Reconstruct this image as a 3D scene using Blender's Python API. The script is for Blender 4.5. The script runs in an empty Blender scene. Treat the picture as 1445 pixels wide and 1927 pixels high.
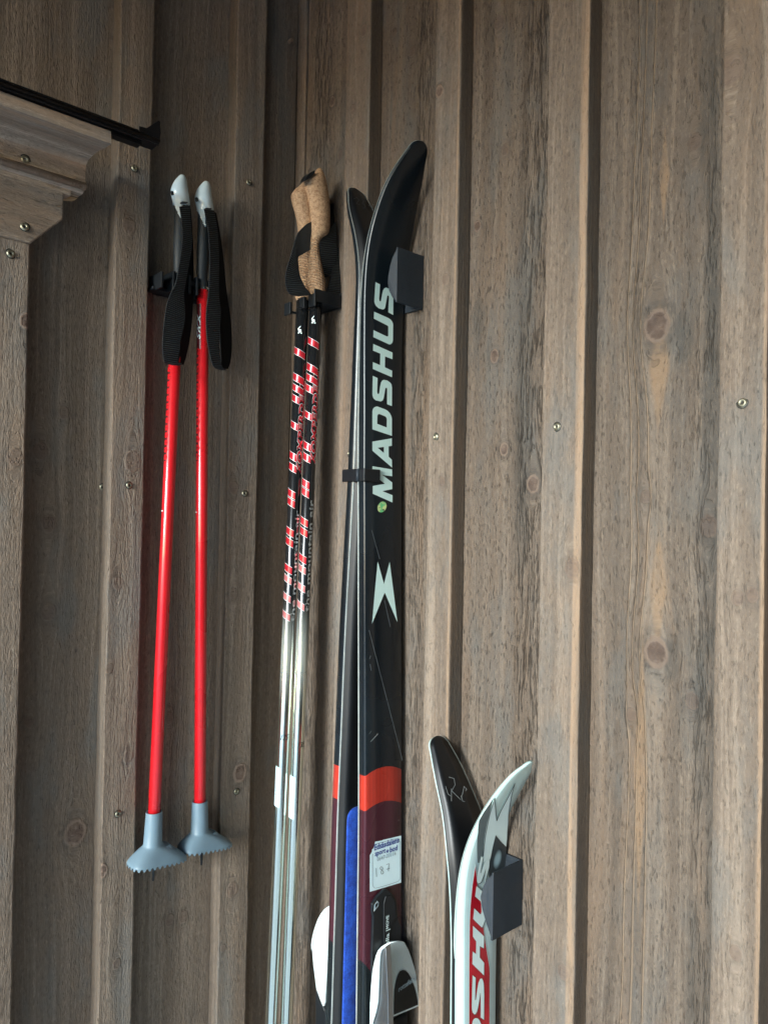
import bpy, bmesh, math, random
from mathutils import Vector, Matrix
import numpy as np

C = bpy.context.scene.collection
R = math.radians
random.seed(7)

# ------------------------------------------------------------------ camera
CZ = 1.45
F_PX, W_PX, H_PX = 1447.0, 1445.0, 1927.0
HEAD, PITCH, ROLL = R(42.4), R(0.64), R(1.13)
fwd = Vector((math.sin(HEAD) * math.cos(PITCH), math.cos(HEAD) * math.cos(PITCH), math.sin(PITCH)))
r0 = Vector((math.cos(HEAD), -math.sin(HEAD), 0))
u0 = r0.cross(fwd)
rt = (math.cos(ROLL) * r0 + math.sin(ROLL) * u0).normalized()
up = (math.cos(ROLL) * u0 - math.sin(ROLL) * r0).normalized()
EYE = Vector((0, 0, CZ))
cd = bpy.data.cameras.new('camera')
cam = bpy.data.objects.new('camera', cd)
C.objects.link(cam)
cam.matrix_world = Matrix(((rt.x, up.x, -fwd.x, EYE.x), (rt.y, up.y, -fwd.y, EYE.y), (rt.z, up.z, -fwd.z, EYE.z), (0, 0, 0, 1)))
cd.sensor_fit = 'HORIZONTAL'
cd.sensor_width = 36
cd.lens = 36 * F_PX / W_PX
cd.clip_start, cd.clip_end = 0.02, 500
bpy.context.scene.camera = cam

# ------------------------------------------------------------------ world, sun, exposure
SUN_AZ, SUN_EL = R(258), R(13)          # direction towards the sun, clockwise from +Y
w = bpy.data.worlds.new('World')
bpy.context.scene.world = w
w.use_nodes = True
nt = w.node_tree
bg = nt.nodes['Background']
sky = nt.nodes.new('ShaderNodeTexSky')
sky.sky_type = 'NISHITA'
sky.sun_disc = False
sky.sun_elevation = SUN_EL
sky.sun_rotation = SUN_AZ
sky.dust_density = 0.3
sky.ozone_density = 2.0
nt.links.new(sky.outputs[0], bg.inputs[0])
bg.inputs[1].default_value = 0.095
sl = bpy.data.lights.new('sun', 'SUN')
sl.energy = 0.95
sl.angle = R(17)
sl.color = (0.88, 0.97, 1.0)
so = bpy.data.objects.new('sun', sl)
C.objects.link(so)
sd = Vector((math.sin(SUN_AZ) * math.cos(SUN_EL), math.cos(SUN_AZ) * math.cos(SUN_EL), math.sin(SUN_EL)))
so.rotation_euler = sd.to_track_quat('Z', 'Y').to_euler()
so.location = sd * 20
vs = bpy.context.scene.view_settings
vs.view_transform = 'Standard'
vs.look = 'None'
vs.gamma = 1
vs.use_curve_mapping = False
vs.exposure = 2.5


# ------------------------------------------------------------------ pixel <-> world (2 axis planes)
def ray(px, py):
    return (fwd * F_PX + rt * (px - W_PX / 2) - up * (py - H_PX / 2)).normalized()


def onX(px, py, x):
    d = ray(px, py)
    return EYE + d * (x / d.x)


def onY(px, py, y):
    d = ray(px, py)
    return EYE + d * (y / d.y)


def proj(p):
    v = p - EYE
    k = F_PX / v.dot(fwd)
    return W_PX / 2 + v.dot(rt) * k, H_PX / 2 - v.dot(up) * k


# ------------------------------------------------------------------ object helpers
def tag(o, label=None, cat=None, group=None, kind=None):
    for k, v in (('label', label), ('category', cat), ('group', group), ('kind', kind)):
        if v:
            o[k] = v
    return o


def thing(name, loc, label, cat, group=None):
    o = bpy.data.objects.new(name, None)
    o.empty_display_size = 0.02
    C.objects.link(o)
    o.location = loc
    return tag(o, label, cat, group)


def put(name, verts, faces, mat, parent=None, smooth=True, uvs=None):
    me = bpy.data.meshes.new(name)
    me.from_pydata([tuple(v) for v in verts], [], faces)
    bm = bmesh.new()
    bm.from_mesh(me)
    bmesh.ops.recalc_face_normals(bm, faces=bm.faces)
    bm.to_mesh(me)
    bm.free()
    if uvs is not None:
        ul = me.uv_layers.new(name='UVMap')
        for l in me.loops:
            ul.data[l.index].uv = uvs[l.vertex_index]
    me.materials.append(mat)
    if smooth:
        me.polygons.foreach_set('use_smooth', [True] * len(me.polygons))
    o = bpy.data.objects.new(name, me)
    C.objects.link(o)
    if parent:
        o.parent = parent
        o.location = -parent.location
    return o


def rehome(o, parent):
    """put a world-space mesh under a part that sits at its thing's origin"""
    o.parent = parent
    o.location = (0, 0, 0)
    return o


def putbm(name, bm, mat, parent=None, smooth=False):
    me = bpy.data.meshes.new(name)
    bmesh.ops.recalc_face_normals(bm, faces=bm.faces)
    bm.to_mesh(me)
    bm.free()
    me.materials.append(mat)
    if smooth:
        me.polygons.foreach_set('use_smooth', [True] * len(me.polygons))
    o = bpy.data.objects.new(name, me)
    C.objects.link(o)
    if parent:
        o.parent = parent
        o.location = -parent.location
    return o


def bev(o, wdt=0.001, seg=2, ang=35):
    m = o.modifiers.new('bevel', 'BEVEL')
    m.width = wdt
    m.segments = seg
    m.limit_method = 'ANGLE'
    m.angle_limit = R(ang)
    m.harden_normals = False
    return o


def box(bm, a, b):
    vs_ = [bm.verts.new((x, y, z)) for x in (a[0], b[0]) for y in (a[1], b[1]) for z in (a[2], b[2])]
    for f in ((0, 1, 3, 2), (4, 6, 7, 5), (0, 4, 5, 1), (2, 3, 7, 6), (0, 2, 6, 4), (1, 5, 7, 3)):
        bm.faces.new([vs_[i] for i in f])


def prism(bm, pts, off):
    """closed polygon of 3D points, extruded by vector off"""
    n = len(pts)
    a = [bm.verts.new(p) for p in pts]
    b = [bm.verts.new(Vector(p) + Vector(off)) for p in pts]
    bm.faces.new(a)
    bm.faces.new(b[::-1])
    for i in range(n):
        bm.faces.new((a[i], a[(i + 1) % n], b[(i + 1) % n], b[i]))


def loft(rings, cap=True, closed=True):
    """rings: list of equal-length point lists"""
    n = len(rings[0])
    verts = [p for r in rings for p in r]
    faces = []
    for i in range(len(rings) - 1):
        for j in range(n if closed else n - 1):
            k = (j + 1) % n
            faces.append((i * n + j, i * n + k, (i + 1) * n + k, (i + 1) * n + j))
    if cap:
        faces.append(tuple(range(n))[::-1])
        faces.append(tuple((len(rings) - 1) * n + j for j in range(n)))
    return verts, faces


def smooth_pts(pts, n):
    """Catmull-Rom through rows of numbers"""
    P = np.array(pts, float)
    P = np.vstack([2 * P[0] - P[1], P, 2 * P[-1] - P[-2]])
    out = []
    m = len(pts) - 1
    for k in range(n + 1):
        t = k / n * m
        i = min(int(t), m - 1)
        f = t - i
        a, b, c, d = P[i], P[i + 1], P[i + 2], P[i + 3]
        out.append(0.5 * ((2 * b) + (-a + c) * f + (2 * a - 5 * b + 4 * c - d) * f * f + (-a + 3 * b - 3 * c + d) * f ** 3))
    return out


# ------------------------------------------------------------------ node helper
class NB:
    def __init__(s, name):
        s.m = bpy.data.materials.new(name)
        s.m.use_nodes = True
        s.t = s.m.node_tree
        s.b = s.t.nodes['Principled BSDF']

    def n(s, typ, **kw):
        o = s.t.nodes.new(typ)
        for k, v in kw.items():
            setattr(o, k, v)
        return o

    def l(s, a, b):
        s.t.links.new(a, b)

    def v(s, sock, val):
        if isinstance(val, bpy.types.NodeSocket):
            s.l(val, sock)
        else:
            sock.default_value = val

    def math(s, op, a, b=0.0, c=None, clamp=False):
        o = s.n('ShaderNodeMath', operation=op, use_clamp=clamp)
        s.v(o.inputs[0], a)
        s.v(o.inputs[1], b)
        if c is not None:
            s.v(o.inputs[2], c)
        return o.outputs[0]

    def comb(s, x, y, z):
        o = s.n('ShaderNodeCombineXYZ')
        s.v(o.inputs[0], x)
        s.v(o.inputs[1], y)
        s.v(o.inputs[2], z)
        return o.outputs[0]

    def noise(s, vec, scale=1.0, detail=2.0, rough=0.5, dist=0.0):
        o = s.n('ShaderNodeTexNoise')
        s.l(vec, o.inputs['Vector'])
        o.inputs['Scale'].default_value = scale
        o.inputs['Detail'].default_value = detail
        o.inputs['Roughness'].default_value = rough
        o.inputs['Distortion'].default_value = dist
        return o.outputs[0]

    def step(s, x, lo, hi, a=0.0, b=1.0):
        o = s.n('ShaderNodeMapRange', interpolation_type='SMOOTHSTEP')
        s.v(o.inputs[0], x)
        for i, q in enumerate((lo, hi, a, b)):
            s.v(o.inputs[i + 1], q)
        return o.outputs[0]

    def mix(s, f, a, b, mode='MIX'):
        o = s.n('ShaderNodeMix', data_type='RGBA', blend_type=mode)
        s.v(o.inputs[0], f)
        for sock, q in ((o.inputs[6], a), (o.inputs[7], b)):
            if isinstance(q, tuple) and len(q) == 3:
                q = q + (1,)
            s.v(sock, q)
        return o.outputs[2]

    def bump(s, h, dist, strength=1.0):
        o = s.n('ShaderNodeBump')
        o.inputs['Distance'].default_value = dist
        o.inputs['Strength'].default_value = strength
        s.l(h, o.inputs['Height'])
        s.l(o.outputs[0], s.b.inputs['Normal'])

    def obj(s):
        return s.n('ShaderNodeTexCoord').outputs['Object']


def plain(name, col, rough=0.5, metal=0.0, coat=0.0, grime=0.12, gscale=90.0, bump=0.0, spec=0.5):
    b = NB(name)
    oc = b.obj()
    n1 = b.noise(oc, gscale, 4, 0.6)
    n2 = b.noise(oc, gscale * 0.13, 3, 0.5)
    f = b.math('ADD', b.math('MULTIPLY', n1, 0.5), b.math('MULTIPLY', n2, 0.5))
    f = b.step(f, 0.3, 0.7)
    dark = tuple(c * (1 - grime) for c in col)
    lite = tuple(min(1, c * (1 + grime * 0.6)) for c in col)
    b.l(b.mix(f, dark, lite), b.b.inputs['Base Color'])
    b.l(b.step(n2, 0.25, 0.75, max(0.02, rough - 0.07), min(1, rough + 0.1)), b.b.inputs['Roughness'])
    b.b.inputs['Metallic'].default_value = metal
    b.b.inputs['Coat Weight'].default_value = coat
    b.b.inputs['Coat Roughness'].default_value = 0.08
    b.b.inputs['Specular IOR Level'].default_value = spec
    if bump:
        b.bump(b.noise(oc, gscale * 8, 3, 0.6), bump)
    return b.m


# ------------------------------------------------------------------ wood
def wood(name, seed, knots=(), rough=0.3, tone=1.0, warm=0.5, light_edge=None, horiz=False, coarse=None, flames=(), stains_shade=(), lines=()):
    """stained sawn spruce. local X across the board, local Z along the grain.
    knots: (u, v, radius, kind) kind 1 = pale ringed, 0 = dark; rough 0..1 sawn relief;
    coarse: (u_lo, u_hi) strip with open raised grain; flames: (u, v, width, height) pale heart wood"""
    b = NB(name)
    sp = b.n('ShaderNodeSeparateXYZ')
    b.l(b.obj(), sp.inputs[0])
    X, Y, Z = sp.outputs
    if horiz:
        X, Z = Z, X
    U = b.math('ADD', X, b.math('MULTIPLY', Y, 1.3))
    sv = seed * 3.17
    big = b.noise(b.comb(b.math('MULTIPLY', U, 9), b.math('MULTIPLY', Z, 2.2), sv), 1, 2, 0.5)
    U1 = b.math('ADD', U, b.math('MULTIPLY', b.math('SUBTRACT', big, 0.5), 0.028))
    kmask = None
    kring = None
    khalo = None
    for (ku, kv, kr, kind) in knots:
        du = b.math('DIVIDE', b.math('SUBTRACT', X, ku), kr)
        dv = b.math('DIVIDE', b.math('SUBTRACT', Z, kv), kr * 1.25)
        d2 = b.math('ADD', b.math('MULTIPLY', du, du), b.math('MULTIPLY', dv, dv))
        dv2 = b.math('MULTIPLY', b.math('MULTIPLY', dv, dv), 0.35)
        e = b.math('EXPONENT', b.math('MULTIPLY', b.math('ADD', b.math('MULTIPLY', du, b.math('MULTIPLY', du, 1.0)), dv2), -0.22))
        sg = b.math('DIVIDE', du, b.math('SQRT', b.math('ADD', b.math('MULTIPLY', du, du), 0.5)))
        U1 = b.math('SUBTRACT', U1, b.math('MULTIPLY', b.math('MULTIPLY', sg, e), kr * 0.95))
        nz = b.noise(b.comb(b.math('MULTIPLY', X, 120), sv, b.math('MULTIPLY', Z, 120)), 1, 2, 0.6)
        d = b.math('ADD', b.math('SQRT', d2), b.math('MULTIPLY', b.math('SUBTRACT', nz, 0.5), 0.3))
        mk = b.step(d, 0.85, 1.1, 1.0 if kind else 0.55, 0.0)
        halo = b.math('MULTIPLY', b.step(d, 0.9, 1.15), b.step(d, 1.25, 2.1 if kind else 2.6, 1.0, 0.0))
        halo = b.math('MULTIPLY', halo, b.step(nz, 0.35, 0.65, 0.1, 0.7 if kind else 0.45))
        rg = b.math('MULTIPLY', mk, b.math('ADD', b.math('MULTIPLY', b.math('SUBTRACT', nz, 0.5), 1.2), b.step(d, 0.62, 0.85, -0.15 if kind else -0.3, 0.5 if kind else -0.1)))
        kmask = mk if kmask is None else b.math('MAXIMUM', kmask, mk)
        khalo = halo if khalo is None else b.math('MAXIMUM', khalo, halo)
        kring = rg if kring is None else b.math('ADD', kring, rg)
    # growth lines
    g1 = b.noise(b.comb(b.math('MULTIPLY', U1, 95), b.math('MULTIPLY', Z, 1.3), sv), 1, 3, 0.6)
    g2 = b.noise(b.comb(b.math('MULTIPLY', U1, 420), b.math('MULTIPLY', Z, 7), sv + 5), 1, 2, 0.6)
    # sawn fuzz: short torn fibres
    warp = b.noise(b.comb(b.math('MULTIPLY', U1, 60), b.math('MULTIPLY', Z, 30), sv + 2), 1, 2)
    Uf = b.math('ADD', U1, b.math('MULTIPLY', warp, 0.004))
    f1 = b.noise(b.comb(b.math('MULTIPLY', Uf, 620), b.math('MULTIPLY', Z, 150), sv + 9), 1, 3, 0.65)
    f2 = b.noise(b.comb(b.math('MULTIPLY', Uf, 1300), b.math('MULTIPLY', Z, 420), sv + 11), 1, 2, 0.6)
    # open cracks
    c1 = b.noise(b.comb(b.math('MULTIPLY', Uf, 430), b.math('MULTIPLY', Z, 26), sv + 21), 1, 3, 0.6)
    if coarse:
        cm = b.math('MULTIPLY', b.step(X, coarse[0] - 0.006, coarse[0] + 0.006), b.step(X, coarse[1] - 0.006, coarse[1] + 0.006, 1, 0))
    else:
        cm = b.step(b.noise(b.comb(b.math('MULTIPLY', U, 28), b.math('MULTIPLY', Z, 1.1), sv + 31), 1, 1), 0.52, 0.68, 0.0, rough)
    crack = b.math('MULTIPLY', b.step(c1, 0.53, 0.62), cm)
    tick = b.noise(b.comb(b.math('MULTIPLY', Uf, 520), b.math('MULTIPLY', Z, 100), sv + 77), 1, 2, 0.6)
    tick = b.math('MULTIPLY', b.step(tick, 0.60, 0.70), 0.35 + 0.65 * rough)
    # colour
    k = tone
    dk = (0.068 * k, 0.050 * k, 0.036 * k)
    md = (0.150 * k, 0.115 * k, 0.087 * k)
    lt = (0.238 * k, 0.188 * k, 0.144 * k)
    gg = b.math('ADD', b.math('MULTIPLY', g1, 0.55), b.math('ADD', b.math('MULTIPLY', g2, 0.25), b.math('MULTIPLY', f1, 0.2)))
    c = b.mix(b.step(gg, 0.33, 0.50), tuple(0.35 * p + 0.65 * q for p, q in zip(dk, md)), md)
    c = b.mix(b.step(gg, 0.48, 0.66), c, lt)
    mot = b.noise(b.comb(b.math('MULTIPLY', Uf, 330), b.math('MULTIPLY', Z, 120), sv + 61), 1, 4, 0.75)
    c = b.mix(b.step(mot, 0.46, 0.34, 0.0, 0.45), c, dk)
    c = b.mix(b.step(mot, 0.56, 0.68, 0.0, 0.4), c, lt)
    # blotchy stain: cool grey where it lies thick, red-brown where it is thin
    bl = b.noise(b.comb(b.math('MULTIPLY', U, 22), b.math('MULTIPLY', Z, 7), sv + 41), 1, 4, 0.6)
    c = b.mix(b.math('MULTIPLY', b.step(bl, 0.48, 0.68), 0.55), c, (0.135 * k, 0.132 * k, 0.122 * k))
    bl2 = b.noise(b.comb(b.math('MULTIPLY', U1, 40), b.math('MULTIPLY', Z, 2.4), sv + 47), 1, 3, 0.6)
    c = b.mix(b.math('MULTIPLY', b.step(bl2, 0.5, 0.72), warm), c, (0.25 * k, 0.165 * k, 0.105 * k))
    bl3 = b.noise(b.comb(b.math('MULTIPLY', U, 60), b.math('MULTIPLY', Z, 30), sv + 53), 1, 4, 0.7)
    c = b.mix(b.math('MULTIPLY', b.step(bl3, 0.55, 0.75), 0.28), c, (0.06 * k, 0.052 * k, 0.045 * k))
    for (fu, fv, fw, fh) in flames:
        fx = b.math('DIVIDE', b.math('SUBTRACT', X, fu), fw)
        fz = b.math('DIVIDE', b.math('SUBTRACT', Z, fv), fh)
        fd = b.math('ADD', b.math('ABSOLUTE', fx), b.math('ABSOLUTE', fz))
        fm = b.math('MULTIPLY', b.step(fd, 0.55, 1.0, 0.75, 0.0), b.step(bl3, 0.3, 0.6, 0.4, 1.0))
        c = b.mix(fm, c, (0.30 * k, 0.195 * k, 0.115 * k))
    for (su, sv_, ru, rv) in stains_shade:
        fx = b.math('DIVIDE', b.math('SUBTRACT', X, su), ru)
        fz = b.math('DIVIDE', b.math('SUBTRACT', Z, sv_), rv)
        fd = b.math('SQRT', b.math('ADD', b.math('MULTIPLY', fx, fx), b.math('MULTIPLY', fz, fz)))
        fd = b.math('ADD', fd, b.math('MULTIPLY', b.math('SUBTRACT', bl3, 0.5), 1.2))
        c = b.mix(b.step(fd, 0.4, 1.1, 0.5, 0.0), c, (0.072 * k, 0.068 * k, 0.060 * k))
    lsum = None
    for lu in lines:
        lm_ = b.step(b.math('ABSOLUTE', b.math('SUBTRACT', b.math('ADD', U1, b.math('MULTIPLY', b.math('SUBTRACT', bl2, 0.5), 0.004)), lu)), 0.0003, 0.0013, 1.0, 0.0)
        lsum = lm_ if lsum is None else b.math('MAXIMUM', lsum, lm_)
    if lsum is not None:
        c = b.mix(b.math('MULTIPLY', lsum, 0.5), c, (0.33 * k, 0.235 * k, 0.155 * k))
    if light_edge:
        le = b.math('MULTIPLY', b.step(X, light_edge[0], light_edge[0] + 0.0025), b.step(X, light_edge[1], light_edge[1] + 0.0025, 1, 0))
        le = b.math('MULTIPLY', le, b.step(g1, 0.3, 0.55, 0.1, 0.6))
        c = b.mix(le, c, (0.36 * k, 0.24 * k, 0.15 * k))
    c = b.mix(b.math('MULTIPLY', b.step(f1, 0.55, 0.75), 0.22), c, (0.38 * k, 0.30 * k, 0.22 * k))
    c = b.mix(b.math('MULTIPLY', crack, 0.38), c, (0.035, 0.026, 0.019))
    c = b.mix(b.math('MULTIPLY', tick, 0.45), c, (0.035, 0.026, 0.019))
    if kmask is not None:
        c = b.mix(b.math('MULTIPLY', khalo, 0.6), c, (0.055 * k, 0.048 * k, 0.042 * k))
        kc = b.mix(b.step(kring, -0.4, 0.4), (0.085 * k, 0.055 * k, 0.042 * k), (0.2 * k, 0.145 * k, 0.11 * k))
        c = b.mix(b.math('MULTIPLY', kmask, 0.92), c, kc)
    b.l(c, b.b.inputs['Base Color'])
    b.b.inputs['Roughness'].default_value = 0.72
    b.b.inputs['Specular IOR Level'].default_value = 0.3
    h = b.math('ADD', b.math('MULTIPLY', g1, 0.35), b.math('MULTIPLY', f1, 0.3 + 0.65 * rough))
    h = b.math('ADD', h, b.math('MULTIPLY', mot, 0.9))
    h = b.math('ADD', h, b.math('MULTIPLY', f2, 0.12 + 0.3 * rough))
    h = b.math('ADD', h, b.math('MULTIPLY', g2, 0.35))
    h = b.math('SUBTRACT', h, b.math('MULTIPLY', crack, 1.6))
    h = b.math('SUBTRACT', h, b.math('MULTIPLY', tick, 0.8))
    if lsum is not None:
        h = b.math('ADD', h, b.math('MULTIPLY', lsum, 0.9))
    if coarse:
        h = b.math('ADD', h, b.math('MULTIPLY', b.math('MULTIPLY', c1, cm), 1.5))
    if kmask is not None:
        h = b.math('ADD', h, b.math('MULTIPLY', kmask, 0.5))
        h = b.math('SUBTRACT', h, b.math('MULTIPLY', khalo, 0.35))
    b.bump(h, 0.0013)
    return b.m


def plank(name, wdt, z0, z1, t, mat, parent, origin, rotz, bevel=0.0015, seed=0, wob=0.0004, side=None, side_dir=1):
    """board with its front face at local y=0 (facing -Y), real eased and slightly wavy edges"""
    rnd = random.Random(seed)
    n = 70
    ph = [rnd.uniform(0, 6.28) for _ in range(6)]
    rings = []
    h = wdt / 2
    for i in range(n + 1):
        z = z0 + (z1 - z0) * i / n
        eL = wob * (math.sin(z * 13 + ph[0]) + 0.6 * math.sin(z * 47 + ph[1])) + rnd.uniform(-wob, wob) * 0.5
        eR = wob * (math.sin(z * 11 + ph[2]) + 0.6 * math.sin(z * 53 + ph[3])) + rnd.uniform(-wob, wob) * 0.5
        cup = wob * 0.9 * math.sin(z * 9 + ph[4])
        B = bevel
        rings.append([(-h + eL, t, z), (-h + eL, B, z), (-h + eL + B * 0.3, B * 0.3, z), (-h + eL + B, 0, z), (-h * 0.4, cup, z), (h * 0.4, -cup, z),
                      (h + eR - B, 0, z), (h + eR - B * 0.3, B * 0.3, z), (h + eR, B, z), (h + eR, t, z)])
    v, f = loft(rings)
    o = put(name, v, f, mat, smooth=False)
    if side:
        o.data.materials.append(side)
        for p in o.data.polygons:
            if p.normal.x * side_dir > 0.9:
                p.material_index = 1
    o.parent = parent
    o.location = Vector(origin) - parent.location
    o.rotation_euler = (0, 0, rotz)
    return o


# ------------------------------------------------------------------ wall geometry
XB, XF = 0.620, 0.600         # right wall: board face, batten face
YB = onX(560, 160, XB).y      # left wall: board face where the corner shows
YF = YB - 0.020
Z0, Z1 = 0.25, 2.189
RW = -math.pi / 2

# ---- ground and roof
bg_ = NB('ground_snow')
oc = bg_.obj()
n1 = bg_.noise(oc, 60, 4, 0.6)
bg_.l(bg_.mix(bg_.step(n1, 0.35, 0.65), (0.66, 0.73, 0.76), (0.78, 0.85, 0.88)), bg_.b.inputs['Base Color'])
bg_.b.inputs['Roughness'].default_value = 0.9
bg_.bump(n1, 0.01)
g = put('ground', [(-60, -60, 0), (60, -60, 0), (60, 60, 0), (-60, 60, 0)], [(0, 1, 2, 3)], bg_.m, smooth=False)
tag(g, 'pale snow-covered ground in front of the cladding', None, None, 'structure')

right_wall = thing('plank_wall', (XB, 0.3, 0), 'brown stained vertical board and batten wall that the skis hang on, right of the inner corner', 'wall')
left_wall = thing('plank_wall', (0.3, YB, 0), 'darker brown board and batten wall behind the red poles, left of the inner corner', 'wall')


def rloc(px, py, yc, x=XB):
    """pixel -> (u, v) on a right-wall plank centred on world y = yc"""
    p = onX(px, py, x)
    return (yc - p.y, p.z)


def lloc(px, py, xc, y=None):
    p = onY(px, py, YB if y is None else y)
    return (p.x - xc, p.z)


def K(fn, c, lst):
    return [fn(px, py, c) + (r, k) for (px, py, r, k) in lst]


def yR(px, py, x):
    return onX(px, py, x).y


def xL(px, py, y):
    return onY(px, py, y).x


# right wall battens: (left edge px, right edge px, row) on the batten face
rb = [(yR(651, 150, XF), yR(696, 150, XF)), (yR(812, 500, XF), yR(860, 500, XF)),
      (yR(1018, 900, XF), yR(1096, 900, XF)), (yR(1349, 900, XF), yR(1440, 1000, XF))]
print('battens', rb, 'YB', YB)
# boards (yhi, ylo)
rmid = [(a + b) / 2 for a, b in rb]
bounds = [YB - 0.0215, rmid[0], rmid[1], rmid[2], rmid[3], rmid[3] - 0.15, rmid[3] - 0.30, rmid[3] - 0.45, rmid[3] - 0.6]
bk = {
    0: dict(rough=0.7, coarse=(-0.05, -0.012), warm=0.45, knots=[(625, 190, .006, 1), (640, 290, .005, 0), (600, 640, .005, 0), (648, 700, .006, 0)]),
    1: dict(rough=0.8, coarse=(0.010, 0.032), warm=0.5, knots=[(775, 95, .005, 0), (742, 60, .004, 0)]),
    2: dict(rough=1.0, coarse=(0.012, 0.052), warm=0.35, stains_shade=[(900, 600, .010, .03), (985, 800, .014, .2)], knots=[(940, 40, .007, 0), (950, 280, .005, 0), (898, 425, .005, 1), (930, 670, .006, 1), (948, 845, .006, 1), (1003, 910, .008, 1), (915, 1905, .006, 0)]),
    3: dict(rough=0.45, warm=0.4, knots=[(1236, 612, .0125, 1), (1234, 1228, .0115, 1), (1308, 266, .006, 0), (1334, 990, .008, 0), (1215, 935, .005, 0), (1302, 1320, .006, 0), (1187, 1345, .005, 0)],
            stains_shade=[(1336, 800, .011, .25), (1342, 1500, .007, .3), (1344, 400, .006, .2), (1290, 640, .010, .03), (1262, 1240, .008, .03), (1330, 200, .008, .12), (1318, 1330, .008, .10), (1310, 1850, .012, .08)], lines=[1204, 1222, 1190],  # dark stain plus painted contact shade along the next batten's edge
            flames=[(1240, 690, .012, .07), (1238, 1110, .010, .07), (1205, 1450, .008, .16), (1250, 330, .006, .05)]),
}
for i in range(len(bounds) - 1):
    a, c_ = bounds[i], bounds[i + 1]
    yc = (a + c_) / 2
    kw = dict(bk.get(i, dict(rough=0.5)))
    kw['knots'] = K(rloc, yc, kw.get('knots', []))
    kw['stains_shade'] = [rloc(px, py, yc) + (fw, fh) for (px, py, fw, fh) in kw.get('stains_shade', [])]
    kw['lines'] = [rloc(px, 900, yc)[0] for px in kw.get('lines', [])]
    kw['flames'] = [rloc(px, py, yc) + (fw, fh) for (px, py, fw, fh) in kw.get('flames', [])]
    m = wood('board_stain_%d' % i, 11 + i, tone=(0.88, 0.84, 0.88, 0.82, 0.84)[min(i, 4)], **kw)
    plank('board', a - c_ - 0.003, Z0, Z1, 0.02, m, right_wall, (XB, yc, 0), RW, seed=i)
m = wood('corner_strip_stain', 3, rough=0.1, warm=0.5, tone=1.05)
plank('corner_strip', 0.020, Z0, Z1, 0.02, m, right_wall, (XB - 0.002, YB - 0.0105, 0), RW, seed=91)
btk = {
    0: dict(knots=[(684, 55, .006, 0), (664, 205, .005, 0), (690, 420, .004, 0)], warm=0.5),
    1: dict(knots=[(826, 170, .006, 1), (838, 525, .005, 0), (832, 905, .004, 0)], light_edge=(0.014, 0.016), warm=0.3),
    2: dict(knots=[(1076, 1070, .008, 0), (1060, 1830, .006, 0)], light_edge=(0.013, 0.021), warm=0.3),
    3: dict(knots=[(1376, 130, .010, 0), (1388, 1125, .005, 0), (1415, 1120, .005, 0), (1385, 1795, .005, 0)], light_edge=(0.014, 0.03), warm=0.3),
}
SIDE = wood('brown_batten_side', 29, rough=0.1, tone=0.62, warm=0.9)  # darker, warmer brown on one side face of each batten
rbats = list(rb) + [(rmid[3] - 0.15 * k + 0.0225, rmid[3] - 0.15 * k - 0.0225) for k in (1, 2, 3, 4)]
for i, (a, c_) in enumerate(rbats):
    yc = (a + c_) / 2
    kw = dict(btk.get(i, {}))
    kw['knots'] = K(lambda px, py, c: rloc(px, py, c, XF), yc, kw.get('knots', []))
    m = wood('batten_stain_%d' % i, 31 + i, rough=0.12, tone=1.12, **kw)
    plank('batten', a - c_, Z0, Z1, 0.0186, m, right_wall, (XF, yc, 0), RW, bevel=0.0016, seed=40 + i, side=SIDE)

# left wall
lb = [(xL(211, 700, YF), xL(276, 700, YF)), (xL(433, 700, YF), xL(489, 700, YF))]
print('left battens', lb)
lm = [(a + b) / 2 for a, b in lb]
seam = xL(408, 1500, YB)
lbd = [(-0.80, -0.52), (-0.52, -0.24), (-0.24, 0.08), (0.08, lm[0]), (lm[0], seam), (seam, lm[1]), (lm[1], XB)]
lk = {
    3: dict(rough=0.35, knots=[(120, 776, .006, 0), (75, 848, .008, 0), (92, 985, .008, 0), (92, 1152, .008, 0), (142, 1568, .0125, 1), (55, 1360, .005, 0)]),
    4: dict(rough=0.3, knots=[(318, 1352, .006, 0), (345, 1725, .006, 0), (320, 1732, .006, 0)]),
    5: dict(rough=0.2, knots=[(412, 805, .006, 0), (401, 1195, .006, 0)]),
    6: dict(rough=0.2, knots=[]),
}
for i, (a, c_) in enumerate(lbd):
    xc = (a + c_) / 2
    kw = dict(lk.get(i, {}))
    kw['knots'] = K(lloc, xc, kw.get('knots', []))
    kw['warm'] = 0.12
    m = wood('dark_board_stain_%d' % i, 51 + i, tone=1.3, **kw)
    plank('board', c_ - a - (0.001 if c_ == XB else 0.002), Z0, Z1, 0.02, m, left_wall, (xc, YB - (0.0015 if i == 5 else 0), 0), 0, seed=60 + i)
lbk = {
    0: dict(knots=[(243, 425, .008, 0), (250, 868, .010, 0), (222, 1098, .006, 0), (205, 1258, .005, 0), (240, 1424, .006, 0), (192, 1640, .007, 1), (220, 1815, .005, 0)]),
    1: dict(knots=[(440, 918, .007, 0), (440, 1118, .006, 0), (452, 1455, .010, 1), (437, 1675, .008, 0), (420, 1785, .004, 0)]),
}
SIDEL = wood('darkened_batten_side', 28, rough=0.1, tone=0.8, warm=0.1)  # sunward side faces painted darker, shade put into the colour against direct sun
lbats = lb + [(lb[0][0] - 0.5, lb[0][0] - 0.455), (lb[0][0] - 0.65, lb[0][0] - 0.605), (lb[0][0] - 0.8, lb[0][0] - 0.755)]
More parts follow.
